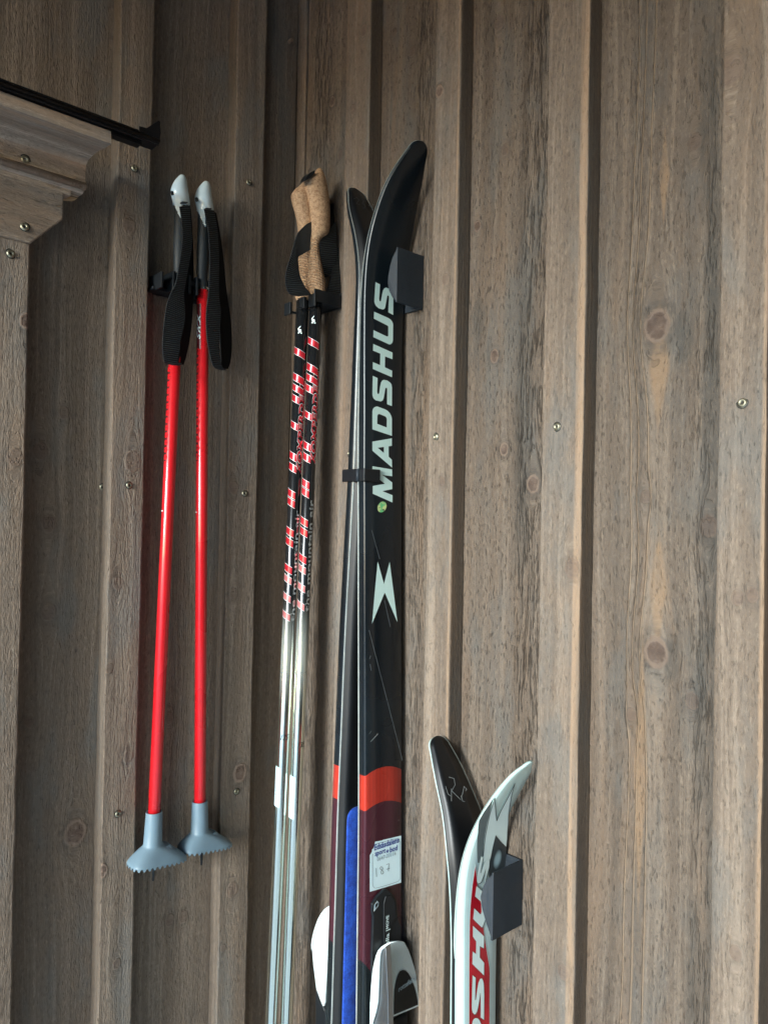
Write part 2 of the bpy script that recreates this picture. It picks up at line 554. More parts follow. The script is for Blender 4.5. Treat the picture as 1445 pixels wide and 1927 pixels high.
for i, (a, c_) in enumerate(lbats):
    xc = (a + c_) / 2
    kw = dict(lbk.get(i, {}))
    kw['knots'] = K(lambda px, py, c: lloc(px, py, c, YF), xc, kw.get('knots', []))
    m = wood('dark_batten_stain_%d' % i, 71 + i, rough=0.3, tone=1.35, warm=0.2, **kw)
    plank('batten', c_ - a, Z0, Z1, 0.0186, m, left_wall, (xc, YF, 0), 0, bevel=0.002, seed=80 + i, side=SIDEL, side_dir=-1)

sheath = plain('dark_sheathing', (0.03, 0.025, 0.02), 0.9)
bm = bmesh.new()
box(bm, (XB + 0.021, -2.0, Z0), (XB + 0.045, YB + 0.045, 2.188))
putbm('sheathing', bm, sheath, right_wall)
bm = bmesh.new()
box(bm, (-1.6, YB + 0.021, Z0), (XB + 0.0205, YB + 0.044, 2.188))
putbm('sheathing', bm, sheath, left_wall)

# ---- eave above (out of frame, it keeps the corner shaded)
eave_m = plain('eave_paint', (0.13, 0.10, 0.08), 0.8)
eave = thing('eave', (0, 0.4, 2.19), 'brown boarded eave above the corner', 'eave')
for i in range(20):
    bm = bmesh.new()
    y0_ = YB + 0.06 - 0.12 * i
    box(bm, (-1.4, y0_ - 0.117, 2.19), (XB + 0.06, y0_, 2.21))
    putbm('soffit_board', bm, eave_m, eave)

# ---- added wall behind the camera, never seen: it keeps light from that side off
pw = thing('light_block_wall', (0, -1.5, 0), 'added brown boarded wall behind the camera, blocking light from that side', 'wall')
for i in range(15):
    bm = bmesh.new()
    x0_ = XB - 0.145 * i
    box(bm, (x0_ - 0.142, -1.52, 0.0), (x0_, -1.50, 2.189))
    putbm('board', bm, eave_m, pw)

# ---- screws
scr_m = plain('screw_metal', (0.36, 0.34, 0.25), 0.45, 1.0, grime=0.25, gscale=400)
scr_d = plain('screw_socket', (0.03, 0.028, 0.022), 0.6)


def screw_mesh():
    bm = bmesh.new()
    n = 14
    prof = [(0.0048, 0.0), (0.0038, -0.0001), (0.0036, -0.0005), (0.0029, -0.0013), (0.0018, -0.0015), (0.0013, -0.0002), (0.0, 0.0)]
    rings = []
    for r_, y in prof:
        rings.append([bm.verts.new((r_ * math.cos(6.2832 * k / n), y, r_ * math.sin(6.2832 * k / n))) for k in range(n)] if r_ > 0 else [bm.verts.new((0, y, 0))])
    for a, b_ in zip(rings[:-1], rings[1:]):
        for k in range(n):
            if len(b_) == 1:
                bm.faces.new((a[k], a[(k + 1) % n], b_[0]))
            else:
                bm.faces.new((a[k], a[(k + 1) % n], b_[(k + 1) % n], b_[k]))
    bmesh.ops.recalc_face_normals(bm, faces=bm.faces)
    me = bpy.data.meshes.new('screw')
    bm.to_mesh(me)
    bm.free()
    me.materials.append(scr_m)
    me.materials.append(scr_d)
    for p in me.polygons:
        p.use_smooth = True
        if (p.center.y > -0.0012 and math.hypot(p.center.x, p.center.z) < 0.0014) or math.hypot(p.center.x, p.center.z) > 0.0040:
            p.material_index = 1
    return me


SCREW = screw_mesh()


def screw(p, rotz, parent, name='screw'):
    o = bpy.data.objects.new(name, SCREW)
    C.objects.link(o)
    o.parent = parent
    o.location = Vector(p) - parent.location
    o.rotation_euler = (R(random.uniform(-9, 9)), 0, rotz + R(random.uniform(-9, 9)))
    return o


for px, py in ((658, 853), (820, 822), (1048, 803), (1397, 758)):
    p = onX(px, py, XF)
    p.x -= 0.0002
    screw(p, RW, right_wall)
for px, py, y in ((253, 316, YF), (468, 342, YF), (243, 913, YF), (460, 928, YF), (222, 1532, YF), (445, 1490, YF), (193, 917, YB)):
    p = onY(px, py, y)
    p.y -= 0.0002
    screw(p, 0, left_wall)
# small wooden plug in the darkest recess
bm = bmesh.new()
bmesh.ops.create_cone(bm, cap_ends=True, segments=10, radius1=0.0028, radius2=0.0022, depth=0.008,
                      matrix=Matrix.Translation(onY(546, 76, YB - 0.003)) @ Matrix.Rotation(R(90), 4, 'X'))
putbm('peg', bm, plain('peg_wood', (0.25, 0.17, 0.12), 0.8), left_wall)

# ------------------------------------------------------------------ window surround
YT = YF - 0.004       # casing front
trim = thing('window_surround', (0.2, YT, 1.4), 'brown wooden window surround with moulded head at the top left of the wall', 'window frame')
m = wood('casing_stain', 101, rough=0.5, tone=1.45, warm=0.3, knots=[lloc(8, 860, 0.2, YT) + (.008, 0), lloc(30, 600, 0.2, YT) + (.007, 1)])
xr = xL(52, 700, YT)
zb = onY(58, 456, YT).z
plank('side_casing', 0.11, Z0, zb - 0.001, 0.0235, m, trim, (xr - 0.055, YT, 0), 0, bevel=0.002, seed=5)
# head board with the cut corner
YH = YT - 0.003
hm = wood('head_board_stain', 102, rough=0.25, tone=1.75, warm=0.3, horiz=True)
pts = [onY(q[0], q[1], YH) for q in ((119, 362), (119, 412), (58, 457))]
xa, xb_ = pts[1].x, pts[2].x
za, zb2 = pts[1].z, pts[2].z
ztop = pts[0].z + 0.02
poly = [(xa, 0, ztop), (xa, 0, za), (xb_, 0, zb2), (-0.35, 0, zb2 + 0.002), (-0.35, 0, ztop)]
bm = bmesh.new()
prism(bm, [(p[0], YH, p[2]) for p in poly], (0, 0.026, 0))
o = putbm('head_board', bm, hm, trim)
bev(o, 0.0015)
# crown moulding: profile (depth out of the wall, z)
xe = onY(161, 352, YH - 0.008).x
cm_ = wood('moulding_stain', 103, rough=0.1, tone=2.3, warm=0.9, horiz=True)
prof_px = [(209, 246), (210, 270), (197, 279), (185, 284), (176, 291), (167, 300), (162, 311), (161, 330), (161, 354), (155, 365), (146, 371)]
prof = []
for px, py in prof_px:
    p = onX(px, py, xe)
    prof.append((p.y, p.z))
print('moulding prof', prof, xe)
yback = YH - 0.0005
prof = [(yback, prof[0][1])] + prof + [(yback, prof[-1][1])]
fine = []
for i in range(len(prof)):
    fine.append(prof[i])
rings = []
for xx in (-0.35, -0.1, 0.1, xe):
    rings.append([(xx, y, z) for y, z in fine])
v, f = loft(rings)
o = put('head_moulding', v, f, cm_, trim, smooth=False)
bev(o, 0.0014, 2, 20)
# bead step along the lower moulding
bm = bmesh.new()
y_, z_ = prof[-2]
box(bm, (-0.35, y_ + 0.001, z_ - 0.006), (xe - 0.012, yback + 0.0002, z_ + 0.0002))
o = putbm('bead', bm, cm_, trim)
bev(o, 0.0015)
bm = bmesh.new()
bmesh.ops.create_cone(bm, cap_ends=True, segments=20, radius1=0.0042, radius2=0.0042, depth=xe + 0.35,
                      matrix=Matrix.Translation(((xe - 0.35) / 2 - 0.0008, prof[9][0] - 0.0015, prof[9][1] + 0.0012)) @ Matrix.Rotation(R(90), 4, 'Y'))
putbm('bead', bm, wood('bead_stain', 104, rough=0.1, tone=2.6, warm=0.9, horiz=True), trim, True)
# raw pale splinter where the moulding is chipped
bm = bmesh.new()
ch = [onY(q[0], q[1], y_ - 0.001) for q in ((121, 366), (146, 372), (140, 374), (121, 373))]
prism(bm, ch, (0, 0.008, 0))
putbm('bare_wood_chip', bm, plain('raw_spruce', (0.62, 0.42, 0.24), 0.7), trim)
for px, py, y in ((47, 300, prof[8][0] if 0 else onX(161, 320, xe).y + 0.0), (46, 426, YH), (20, 477, YT)):
    p = onY(px, py, y)
    p.y -= 0.0004
    o = screw(p, 0, trim)
    o.scale = (1.15, 1.15, 1.15)

# ---- black metal flashing over the head moulding
blk_metal = plain('black_coated_metal', (0.006, 0.006, 0.007), 0.4, 0.0, coat=0.0, grime=0.3, spec=0.35)
ytop = prof[1][0]
flash = thing('metal_flashing', (xe, ytop, prof[1][1]), 'black metal drip flashing running along the top of the wooden window head', 'flashing')
yl = ytop - 0.004
zl = onX(209, 240, xe).z
xend = xL(298, 268, yl)
z_low = prof[1][1] + 0.0012
bm = bmesh.new()
zup = onY(100, 184, yl).z
zlo2 = onY(100, 204, yl).z
print('flash z', z_low, zup, zlo2)
box(bm, (-0.45, yl, z_low), (xend, yl + 0.016, z_low + 0.0015))
box(bm, (-0.45, yl - 0.0015, z_low - 0.001), (xend, yl, zup))
box(bm, (-0.45, yl, zup - 0.0015), (xend, yl + 0.012, zup))
o = putbm('drip_edge', bm, blk_metal, flash)
bev(o, 0.0006)
bm = bmesh.new()
zc_ = z_low + 0.001
v_ = [(-0.45, yl - 0.0015), (xend - 0.002, yl - 0.0015)]
for (x_, y_c) in v_:
    pass
bmesh.ops.create_cone(bm, cap_ends=True, segments=12, radius1=0.0024, radius2=0.0024, depth=xend + 0.45,
                      matrix=Matrix.Translation(((xend - 0.45) / 2, yl - 0.002, z_low + 0.0035)) @ Matrix.Rotation(R(90), 4, 'Y'))
putbm('rolled_lip', bm, blk_metal, flash, True)
bm = bmesh.new()
prism(bm, [onY(q[0], q[1], yl - 0.003) for q in ((262, 236), (276, 240), (300, 225), (303, 250), (299, 272), (285, 266), (262, 256))], (0, 0.0012, 0))
prism(bm, [onY(q[0], q[1], yl + 0.001) for q in ((288, 234), (302, 227), (300, 270), (294, 268))], (0, 0.012, 0.002))
o = putbm('folded_end', bm, blk_metal, flash)
bev(o, 0.0004)
bm = bmesh.new()
p0 = onY(222, 262, yl + 0.006)
p1 = onY(268, 268, yl + 0.006)
box(bm, (p0.x - 0.01, yl + 0.004, z_low - 0.004), (p1.x - 0.002, yl + 0.014, z_low - 0.0005))
putbm('clip', bm, blk_metal, flash)

# ------------------------------------------------------------------ materials of the gear
M_black = plain('black_plastic', (0.008, 0.0105, 0.013), 0.42, grime=0.2, gscale=200)
M_holder = plain('matt_dark_holder', (0.019, 0.027, 0.036), 0.55, grime=0.15, gscale=300, bump=0.00015)
M_white = plain('cool_white_plastic', (0.70, 0.80, 0.80), 0.28, grime=0.05, coat=0.3)
M_print = plain('pale_mint_print', (0.68, 0.90, 0.84), 0.4, grime=0.04)
M_printE = plain('white_ski_print', (0.72, 0.86, 0.84), 0.35, grime=0.03)
M_red = plain('red_lacquer', (0.60, 0.010, 0.016), 0.28, coat=0.6, grime=0.08)
M_redstripe = plain('metallic_red_stripe', (0.62, 0.02, 0.035), 0.25, 0.35, coat=0.4, grime=0.2)
M_pink = plain('faded_red_stripe', (0.62, 0.20, 0.20), 0.3, 0.4, coat=0.3, grime=0.2)
M_tag = plain('price_tag_paper', (0.55, 0.72, 0.76), 0.5, grime=0.05)
M_redE = plain('deep_red_panel', (0.50, 0.008, 0.022), 0.25, coat=0.5, grime=0.4, gscale=30)
M_base = plain('black_ski_base', (0.005, 0.006, 0.0075), 0.42, grime=0.3, gscale=40)
M_edge = plain('pale_ski_edge', (0.42, 0.46, 0.44), 0.4, 0.0, grime=0.25, gscale=120)
M_dulledge = plain('dull_base_edge', (0.20, 0.23, 0.21), 0.45, grime=0.2)
M_paleedge = plain('pale_base_edge', (0.52, 0.60, 0.56), 0.4, grime=0.1)
M_rubber = plain('blue_grey_rubber', (0.165, 0.245, 0.30), 0.42, grime=0.1, gscale=60)
M_paper = plain('label_paper', (0.72, 0.90, 0.94), 0.5, grime=0.03)
M_navy = plain('navy_print', (0.03, 0.05, 0.28), 0.5)
M_ink = plain('pencil_ink', (0.12, 0.14, 0.15), 0.6)
M_greyline = plain('grey_print', (0.33, 0.42, 0.46), 0.5)
M_scratch = plain('scratch', (0.16, 0.18, 0.19), 0.5)
M_scratchW = plain('white_scratch', (0.42, 0.46, 0.46), 0.5)
M_alu = plain('polished_aluminium', (0.82, 0.88, 0.88), 0.2, 1.0, grime=0.06, gscale=40)
M_darkgrey = plain('charcoal_print', (0.045, 0.055, 0.06), 0.4)
M_midgrey = plain('grey_tip_print', (0.13, 0.165, 0.17), 0.35, grime=0.15)

# webbing: ribs across the strap
b = NB('black_webbing')
uv = b.n('ShaderNodeTexCoord').outputs['UV']
sp = b.n('ShaderNodeSeparateXYZ')
b.l(uv, sp.inputs[0])
rib = b.math('SINE', b.math('MULTIPLY', sp.outputs[1], 6.2832 / 0.00235))
edge = b.math('ABSOLUTE', b.math('SUBTRACT', sp.outputs[0], 0.5))
nn = b.noise(b.obj(), 900, 2)
r2 = b.math('ADD', rib, b.math('MULTIPLY', b.math('SUBTRACT', nn, 0.5), 0.8))
f = b.step(r2, -0.2, 0.9)
f = b.math('MULTIPLY', f, b.step(edge, 0.43, 0.5, 1, 0.2))
b.l(b.mix(f, (0.004, 0.005, 0.006), (0.075, 0.095, 0.102)), b.b.inputs['Base Color'])
b.b.inputs['Roughness'].default_value = 0.75
b.bump(rib, 0.0006)
M_web = b.m
M_web_shade = plain('shaded_webbing', (0.005, 0.006, 0.0065), 0.85, spec=0.2)  # back strand of the same webbing, darkened in colour to stand for shade

# cork
b = NB('cork')
oc = b.obj()
vo = b.n('ShaderNodeTexVoronoi')
vo.inputs['Scale'].default_value = 620
b.l(oc, vo.inputs['Vector'])
n1 = b.noise(oc, 300, 4, 0.7)
n2 = b.noise(oc, 60, 3, 0.6)
c = b.mix(b.step(n1, 0.35, 0.65), (0.27, 0.145, 0.075), (0.52, 0.33, 0.19))
c = b.mix(b.math('MULTIPLY', b.step(vo.outputs['Distance'], 0.3, 0.7), 0.35), c, (0.66, 0.46, 0.28))
c = b.mix(b.math('MULTIPLY', b.step(n2, 0.5, 0.7), 0.3), c, (0.20, 0.10, 0.045))
sp = b.n('ShaderNodeSeparateXYZ')
b.l(oc, sp.inputs[0])
# zone of knurled dimples on the front of the grip
zz = b.math('ADD', sp.outputs[2], b.math('MULTIPLY', sp.outputs[0], 0.25))
kn = b.math('SINE', b.math('MULTIPLY', zz, 6.2832 / 0.0032))
kx = b.math('SINE', b.math('MULTIPLY', b.math('SUBTRACT', sp.outputs[0], sp.outputs[1]), 6.2832 / 0.0024))
KZ0, KZ1 = onY(598, 505, 0.7).z, onY(598, 400, 0.7).z
zone = b.math('MULTIPLY', b.step(sp.outputs[2], KZ0 - 0.01, KZ0 + 0.01), b.step(sp.outputs[2], KZ1 - 0.01, KZ1 + 0.01, 1, 0))
kk = b.math('MULTIPLY', b.math('ADD', kn, b.math('MULTIPLY', kx, 0.4)), zone)
c = b.mix(b.math('MULTIPLY', b.math('MULTIPLY', b.step(kk, 0.1, 1.0), zone), 0.5), c, (0.16, 0.08, 0.035))
b.l(c, b.b.inputs['Base Color'])
b.b.inputs['Roughness'].default_value = 0.8
b.bump(b.math('SUBTRACT', b.math('MULTIPLY', n1, 0.5), b.math('MULTIPLY', kk, 0.7)), 0.0007)
M_cork = b.m


# ------------------------------------------------------------------ skis
def interp_edge(pts, row):
    ys = [p[1] for p in pts]
    return float(np.interp(row, ys, [p[0] for p in pts]))


class Ski:
    """ski hanging edge-on to the right wall: width along X, faces along Y.
    front=True : topsheet faces the camera (-Y); front=False: base faces the camera."""

    def __init__(s, L, Rr, xc, t, front, ztop, zbot, wfun=None, n=110, rnd_=0.012, cap=0.0):
        s.cap = cap
        s.xc, s.t, s.front = xc, t, front
        s.z, s.y, s.w = [], [], []
        ys = 0.62
        ww = 0.01
        for i in range(n + 1):
            f_ = i / n
            z = ztop - (ztop - zbot) * (f_ ** 1.7)
            y, wv = ys, ww
            for it in range(40):
                if wfun is not None:
                    wv = wfun(ztop - z)
                pl = proj(Vector((xc - wv, y, z)))
                d = ray(interp_edge(L, pl[1]), pl[1])
                tl = d.x / d.y
                if wfun is None:
                    pr = proj(Vector((xc + wv, y, z)))
                    d = ray(interp_edge(Rr, pr[1]), pr[1])
                    tr = d.x / d.y
                    off = s.tk(ztop - z) if front else 0.0
                    yn = (2 * xc - tl * off) / (tl + tr)
                    wn = xc - tl * (yn + off)
                    wn = max(0.001, min(0.034, wn))
                    y += 0.6 * (yn - y)
                    wv += 0.6 * (wn - wv)
                else:
                    yn = (xc - wv) / tl
                    y += 0.6 * (yn - y)
            s.z.append(z)
            s.y.append(y)
            s.w.append(wv)
            ys, ww = y, wv
        # rounded tip: the last bit is closed by a half ellipse
        k_ = next(i for i in range(n) if ztop - s.z[i] > rnd_)
        slope = (s.y[k_ + 6] - s.y[k_]) / (s.z[k_ + 6] - s.z[k_])
        for i in range(k_):
            dz = ztop - s.z[i]
            s.w[i] = max(0.0006, s.w[k_] * math.sqrt(max(0, 1 - (1 - dz / rnd_) ** 2)))
            s.y[i] = s.y[k_] + slope * (s.z[i] - s.z[k_])
        # light smoothing
        for arr in (s.y, s.w):
            for _ in range(5):
                a = arr[:]
                for i in range(k_, n):
                    arr[i] = (a[i - 1] + 2 * a[i] + a[i + 1]) / 4

    def tk(s, dz):
        return s.t * float(np.interp(dz, [0, 0.03, 0.10, 0.20, 0.30], [0.22, 0.28, 0.45, 0.8, 1.0]))

    def yf(s, z):
        return float(np.interp(-z, [-q for q in s.z], s.y))

    def wf(s, z):
        return float(np.interp(-z, [-q for q in s.z], s.w))

    def hit(s, px, py):
        """where the sight line meets the face that looks at the camera"""
        y = 0.6
        for _ in range(60):
            p = onY(px, py, y)
            y += 0.5 * (s.yf(p.z) - y)
        return onY(px, py, y)

    def sections(s, inset=0.0, y0a=0.0, y1=None, round_top=True):
        """rings round the ski cross-section between depth y0 and y1 behind the visible face"""
        y1 = s.t if y1 is None else y1
        rings = []
        n = len(s.z)
        for i in range(n):
            a, b_ = max(0, i - 1), min(n - 1, i + 1)
            T = Vector((0, s.y[b_] - s.y[a], s.z[b_] - s.z[a])).normalized()
            N = Vector((0, -T.z, T.y))
            if N.y < 0:
                N = -N
            c0 = Vector((s.xc, s.y[i], s.z[i]))
            w_ = max(0.0006, s.w[i] - inset)
            y0 = y0a
            e = min(0.0022, w_ * 0.4) if round_top else 0.0004
            e2 = min(0.0008, w_ * 0.2)
            th = y1 - y0
            ks = s.tk(s.z[0] - s.z[i]) / s.t
            cp = s.cap * min(1.0, (s.z[0] - s.z[i]) / 0.06)
            th *= ks
            y0_ = y0 * ks if y0 > 0.004 else y0
            ee = min(e, th * 0.6)
            wa, wb = w_, w_            # half width at the near / far side of this slab
            if s.cap:
                if s.front:
                    wa = w_ - min(w_ * 0.5, cp) * (1 - y0 / s.t)
                    wb = w_ - min(w_ * 0.5, cp) * max(0, 1 - y1 / s.t)
                else:
                    wa = w_ - min(w_ * 0.5, cp) * (y0 / s.t if y0 > 0.002 else 0)
                    wb = w_ - min(w_ * 0.5, cp) * (y1 / s.t)
            y0 = y0_
            prof_ = [(-wb, y0 + th), (-wa, y0 + ee * 1.0), (-wa + e2, y0 + ee * 0.35), (-wa + e, y0), (-wa * 0.35, y0), (wa * 0.35, y0), (wa - e, y0), (wa - e2, y0 + ee * 0.35), (wa, y0 + ee), (wb, y0 + th)]
            rings.append([c0 + Vector((px_, 0, 0)) + N * py_ for px_, py_ in prof_])
        return rings

    def decal(s, pts, off=0.0005, hole=None, sub=0.004):
        """flat print cut to a pixel outline and laid on the visible face"""
        bm = bmesh.new()
        loops = [pts] + ([hole] if hole else [])
        for lp in loops:
            vv = [bm.verts.new(s.hit(px, py)) for px, py in lp]
            for i in range(len(vv)):
                bm.edges.new((vv[i], vv[(i + 1) % len(vv)]))
        # fill in a flattened plane (x,z)
        for v_ in bm.verts:
            v_.co.y = 0
        bmesh.ops.triangle_fill(bm, use_beauty=True, edges=bm.edges[:])
        for _ in range(4):
            long_ = [e for e in bm.edges if e.calc_length() > sub]
            if not long_:
                break
            bmesh.ops.subdivide_edges(bm, edges=long_, cuts=1)
            bmesh.ops.triangulate(bm, faces=[f_ for f_ in bm.faces if len(f_.verts) > 3])
        for v_ in bm.verts:
            v_.co.y = s.yf(v_.co.z) - off
        return bm


def zrow(r_, x=0.585, px=720):
    return onX(px, r_, x).z


# outlines in the photograph's pixels
A_L = [(785, 269), (771.9, 275.8), (756, 292.9), (737.7, 320.5), (721.9, 349.4), (708.8, 383.6), (698.3, 417.8), (689, 454.6), (683.8, 491.4), (680.4, 523), (677.8, 575.6), (675.9, 654.5), (674.5, 750), (673.5, 860), (674, 1000), (674, 1150), (674.5, 1300), (674.5, 1560), (672, 1750), (670, 1927), (668, 2300)]
A_R = [(786, 269), (796.9, 274.5), (801.3, 282.4), (802.7, 299.4), (799.5, 325.7), (792.9, 360), (785, 399.4), (778.5, 438.8), (773.2, 467.7), (768, 500), (764, 540), (760.5, 590), (758.5, 640), (757.3, 750), (757, 900), (757, 1560), (757, 1700), (757, 1927), (757, 2300)]
E_L = [(995, 1438.4), (982.4, 1445.8), (968, 1453.9), (953.5, 1468.3), (936.2, 1488.6), (918.8, 1511.7), (901.5, 1540.6), (887, 1569.5), (875.4, 1598.5), (866.8, 1630.3), (861, 1665), (857.5, 1705), (855, 1746), (854, 1803.8), (852.3, 1876), (851.7, 1927), (849, 2300)]
E_R = [(996, 1438.4), (1002.7, 1441), (1004.4, 1446.6), (1001, 1456.8), (994, 1471), (985.3, 1488.6), (973.8, 1511.7), (965, 1532), (957.9, 1555), (955, 1572.4), (953, 1592.7), (949, 1630), (945.5, 1680), (943, 1730), (941, 1770), (939.5, 1927), (938, 2300)]
F_L = [(822, 1385), (816, 1388.8), (811.2, 1397.5), (810.7, 1413.4), (816, 1445), (823.4, 1482.8), (832, 1520), (837.8, 1560.9), (842.2, 1610), (846.5, 1650.5), (849.4, 1702.6), (851, 1774.9), (850, 1927), (846, 2300)]
F_R = [(823, 1385), (833.5, 1386.5), (842, 1394.6), (852.3, 1410.5), (866.8, 1436.5), (879.8, 1465.4), (891.3, 1491.5), (905.8, 1526), (919, 1565), (927, 1600), (931, 1640), (933, 1690), (934, 1770), (932, 1927), (930, 2300)]
B_L = [(667, 348), (660, 353), (656, 360), (655, 375), (657, 392), (662, 412), (669, 440), (675, 480), (678, 520), (677, 575), (673.5, 700), (668.5, 860), (665.5, 920), (661, 1000), (655.5, 1100), (652.5, 1150), (648, 1250), (643, 1380), (638.5, 1480), (635.5, 1560), (632, 1700), (628.5, 1800), (625, 1927), (612, 2300)]


def tip_z(L, x, y0=0.6):
    return onY(L[0][0], L[0][1] + 1.0, y0).z


XC = 0.5845
skiA = Ski(A_L, A_R, XC, 0.0115, True, onY(786, 270, 0.597).z, 0.50)
wA = lambda dz: float(np.interp(dz, [skiA.z[0] - q for q in skiA.z], skiA.w))
skiB = Ski(B_L, None, XC, 0.0115, False, onX(668, 349, XC - 0.004).z, 0.50, wfun=wA)
skiE = Ski(E_L, E_R, XC, 0.0105, True, onY(997, 1448.5, 0.42).z, 0.50, rnd_=0.005, cap=0.0045)
skiF = Ski(F_L, F_R, XC, 0.0105, False, onY(824, 1386.5, 0.55).z, 0.50, rnd_=0.010, cap=0.009)
for nm, s_ in (('A', skiA), ('B', skiB), ('E', skiE), ('F', skiF)):
    print(nm, 'z', round(s_.z[0], 3), [(round(a, 3), round(b_, 3), round(c_, 4)) for a, b_, c_ in list(zip(s_.z, s_.y, s_.w))[::10]])

# topsheet print of the long skis: black, orange band, maroon, black again
ZO1, ZO2 = skiA.hit(720, 1444).z, skiA.hit(720, 1509).z
ZM2 = skiA.hit(695, 1812).z


def ski_print(name, flip=1):
    b = NB(name)
    sp = b.n('ShaderNodeSeparateXYZ')
    b.l(b.obj(), sp.inputs[0])
    X, Y, Z = sp.outputs
    dx = b.math('SUBTRACT', X, XC - 0.004)
    arc = b.math('MULTIPLY', b.math('MULTIPLY', dx, dx), 9.0)
    z1 = b.math('ADD', Z, arc)
    nz = b.noise(b.obj(), 8, 3)
    base = b.mix(b.step(nz, 0.35, 0.7), (0.006, 0.0095, 0.0125), (0.009, 0.0145, 0.019))
    lines = b.math('SINE', b.math('MULTIPLY', X, 6.2832 / 0.0021))
    front = b.step(dx, -0.021, -0.019)
    orange = b.mix(b.math('MULTIPLY', b.math('MULTIPLY', b.step(lines, 0.1, 0.8), front), 0.8), (0.48, 0.038, 0.022), (0.15, 0.014, 0.011))
    maroon = b.mix(b.math('MULTIPLY', b.step(lines, 0.1, 0.8), 0.25), (0.060, 0.016, 0.024), (0.035, 0.010, 0.016))
    c = b.mix(b.math('LESS_THAN', z1, ZO1), base, orange)
    c = b.mix(b.math('LESS_THAN', z1, ZO2), c, maroon)
    zz = b.math('ADD', Z, b.math('MULTIPLY', b.math('SUBTRACT', X, XC), 1.3))
    c = b.mix(b.math('LESS_THAN', zz, ZM2 - 0.035), c, (0.010, 0.014, 0.016))
    b.l(c, b.b.inputs['Base Color'])
    b.l(b.step(nz, 0.3, 0.7, 0.2, 0.32), b.b.inputs['Roughness'])
    b.b.inputs['Coat Weight'].default_value = 0.1
    b.b.inputs['Specular IOR Level'].default_value = 0.4
    b.b.inputs['Coat Roughness'].default_value = 0.12
    b.bump(b.noise(b.obj(), 120, 3), 0.00008)
    return b.m


M_skiA = ski_print('black_orange_maroon_topsheet')

b = NB('white_grey_topsheet')
sp = b.n('ShaderNodeSeparateXYZ')
b.l(b.obj(), sp.inputs[0])
X, Y, Z = sp.outputs
nz = b.noise(b.obj(), 60, 3, 0.6)
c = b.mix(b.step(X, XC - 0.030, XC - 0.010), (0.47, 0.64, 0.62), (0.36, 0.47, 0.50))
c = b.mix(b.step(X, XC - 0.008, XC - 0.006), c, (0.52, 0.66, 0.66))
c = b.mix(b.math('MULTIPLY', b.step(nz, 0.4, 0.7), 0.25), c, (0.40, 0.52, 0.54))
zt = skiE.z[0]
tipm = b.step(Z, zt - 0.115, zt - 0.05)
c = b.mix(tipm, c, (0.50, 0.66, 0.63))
rs = b.math('MULTIPLY', b.step(X, XC + 0.012, XC + 0.026), b.math('MULTIPLY', b.step(Z, zt - 0.125, zt - 0.06), b.step(Z, zt - 0.07, zt - 0.02, 1, 0)))
c = b.mix(rs, c, (0.10, 0.12, 0.12))
b.l(c, b.b.inputs['Base Color'])
b.b.inputs['Roughness'].default_value = 0.3
b.b.inputs['Coat Weight'].default_value = 0.3
M_skiE = b.m


def build_ski(s_, label, group, top_mat, edge_mat, base_name='base'):
    root = thing('ski', (XC, s_.y[-1], s_.z[-1]), label, 'ski', group)
    if s_.front:
        v, f = loft(s_.sections(0, 0, s_.t * 0.86))
        body = put('topsheet', v, f, top_mat, root)
        v, f = loft(s_.sections(0.0006, s_.t * 0.86 + 0.00005, s_.t * 0.98, False))
        put('base', v, f, M_base, root)
        rg = s_.sections(-0.0004, s_.t * 0.87, s_.t * 1.02, False)
    else:
        v, f = loft(s_.sections(0.0006, 0.0, 0.0014, False))
        put('base', v, f, M_base, root)
        rg = s_.sections(0, 0.0016, s_.t, False)
        v, f = loft(rg)
        body = put('topsheet', v, f, top_mat, root)
        rg = s_.sections(-0.0004, -0.0001, 0.0015, False)
    # edges: a thin rail down each side
    for side in (0, 1):
        rr = []
        for ring in rg:
            if side == 0:
                a, c_ = ring[0], ring[1]
                ins = Vector((0.0014, 0, 0))
            else:
                a, c_ = ring[9], ring[8]
                ins = Vector((-0.0014, 0, 0))
            rr.append([a, c_, c_ + ins, a + ins])
        v, f = loft(rr)
        put('edge', v, f, edge_mat, root, smooth=False)
    return root, body


rA, bodyA = build_ski(skiA, 'long black ski hung nearest the camera, white lettering, orange band and a paper label', 'pair of long black skis', M_skiA, M_edge)
rB, bodyB = build_ski(skiB, 'long black ski behind the lettered one, dark base outward with a blue skin', 'pair of long black skis', M_skiA, M_edge)
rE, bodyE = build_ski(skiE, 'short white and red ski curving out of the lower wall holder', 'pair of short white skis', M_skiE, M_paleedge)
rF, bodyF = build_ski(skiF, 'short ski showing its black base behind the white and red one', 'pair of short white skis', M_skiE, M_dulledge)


def dec(s_, root, name, pts, mat, off=0.0005, hole=None, label=None):
    o = putbm(name, s_.decal(pts, off, hole), mat, root)
    if label:
        o['label'] = label
    return o


def z1(pts, ox, oy, sc):
    return [(ox + x * sc, oy + y * sc) for x, y in pts]


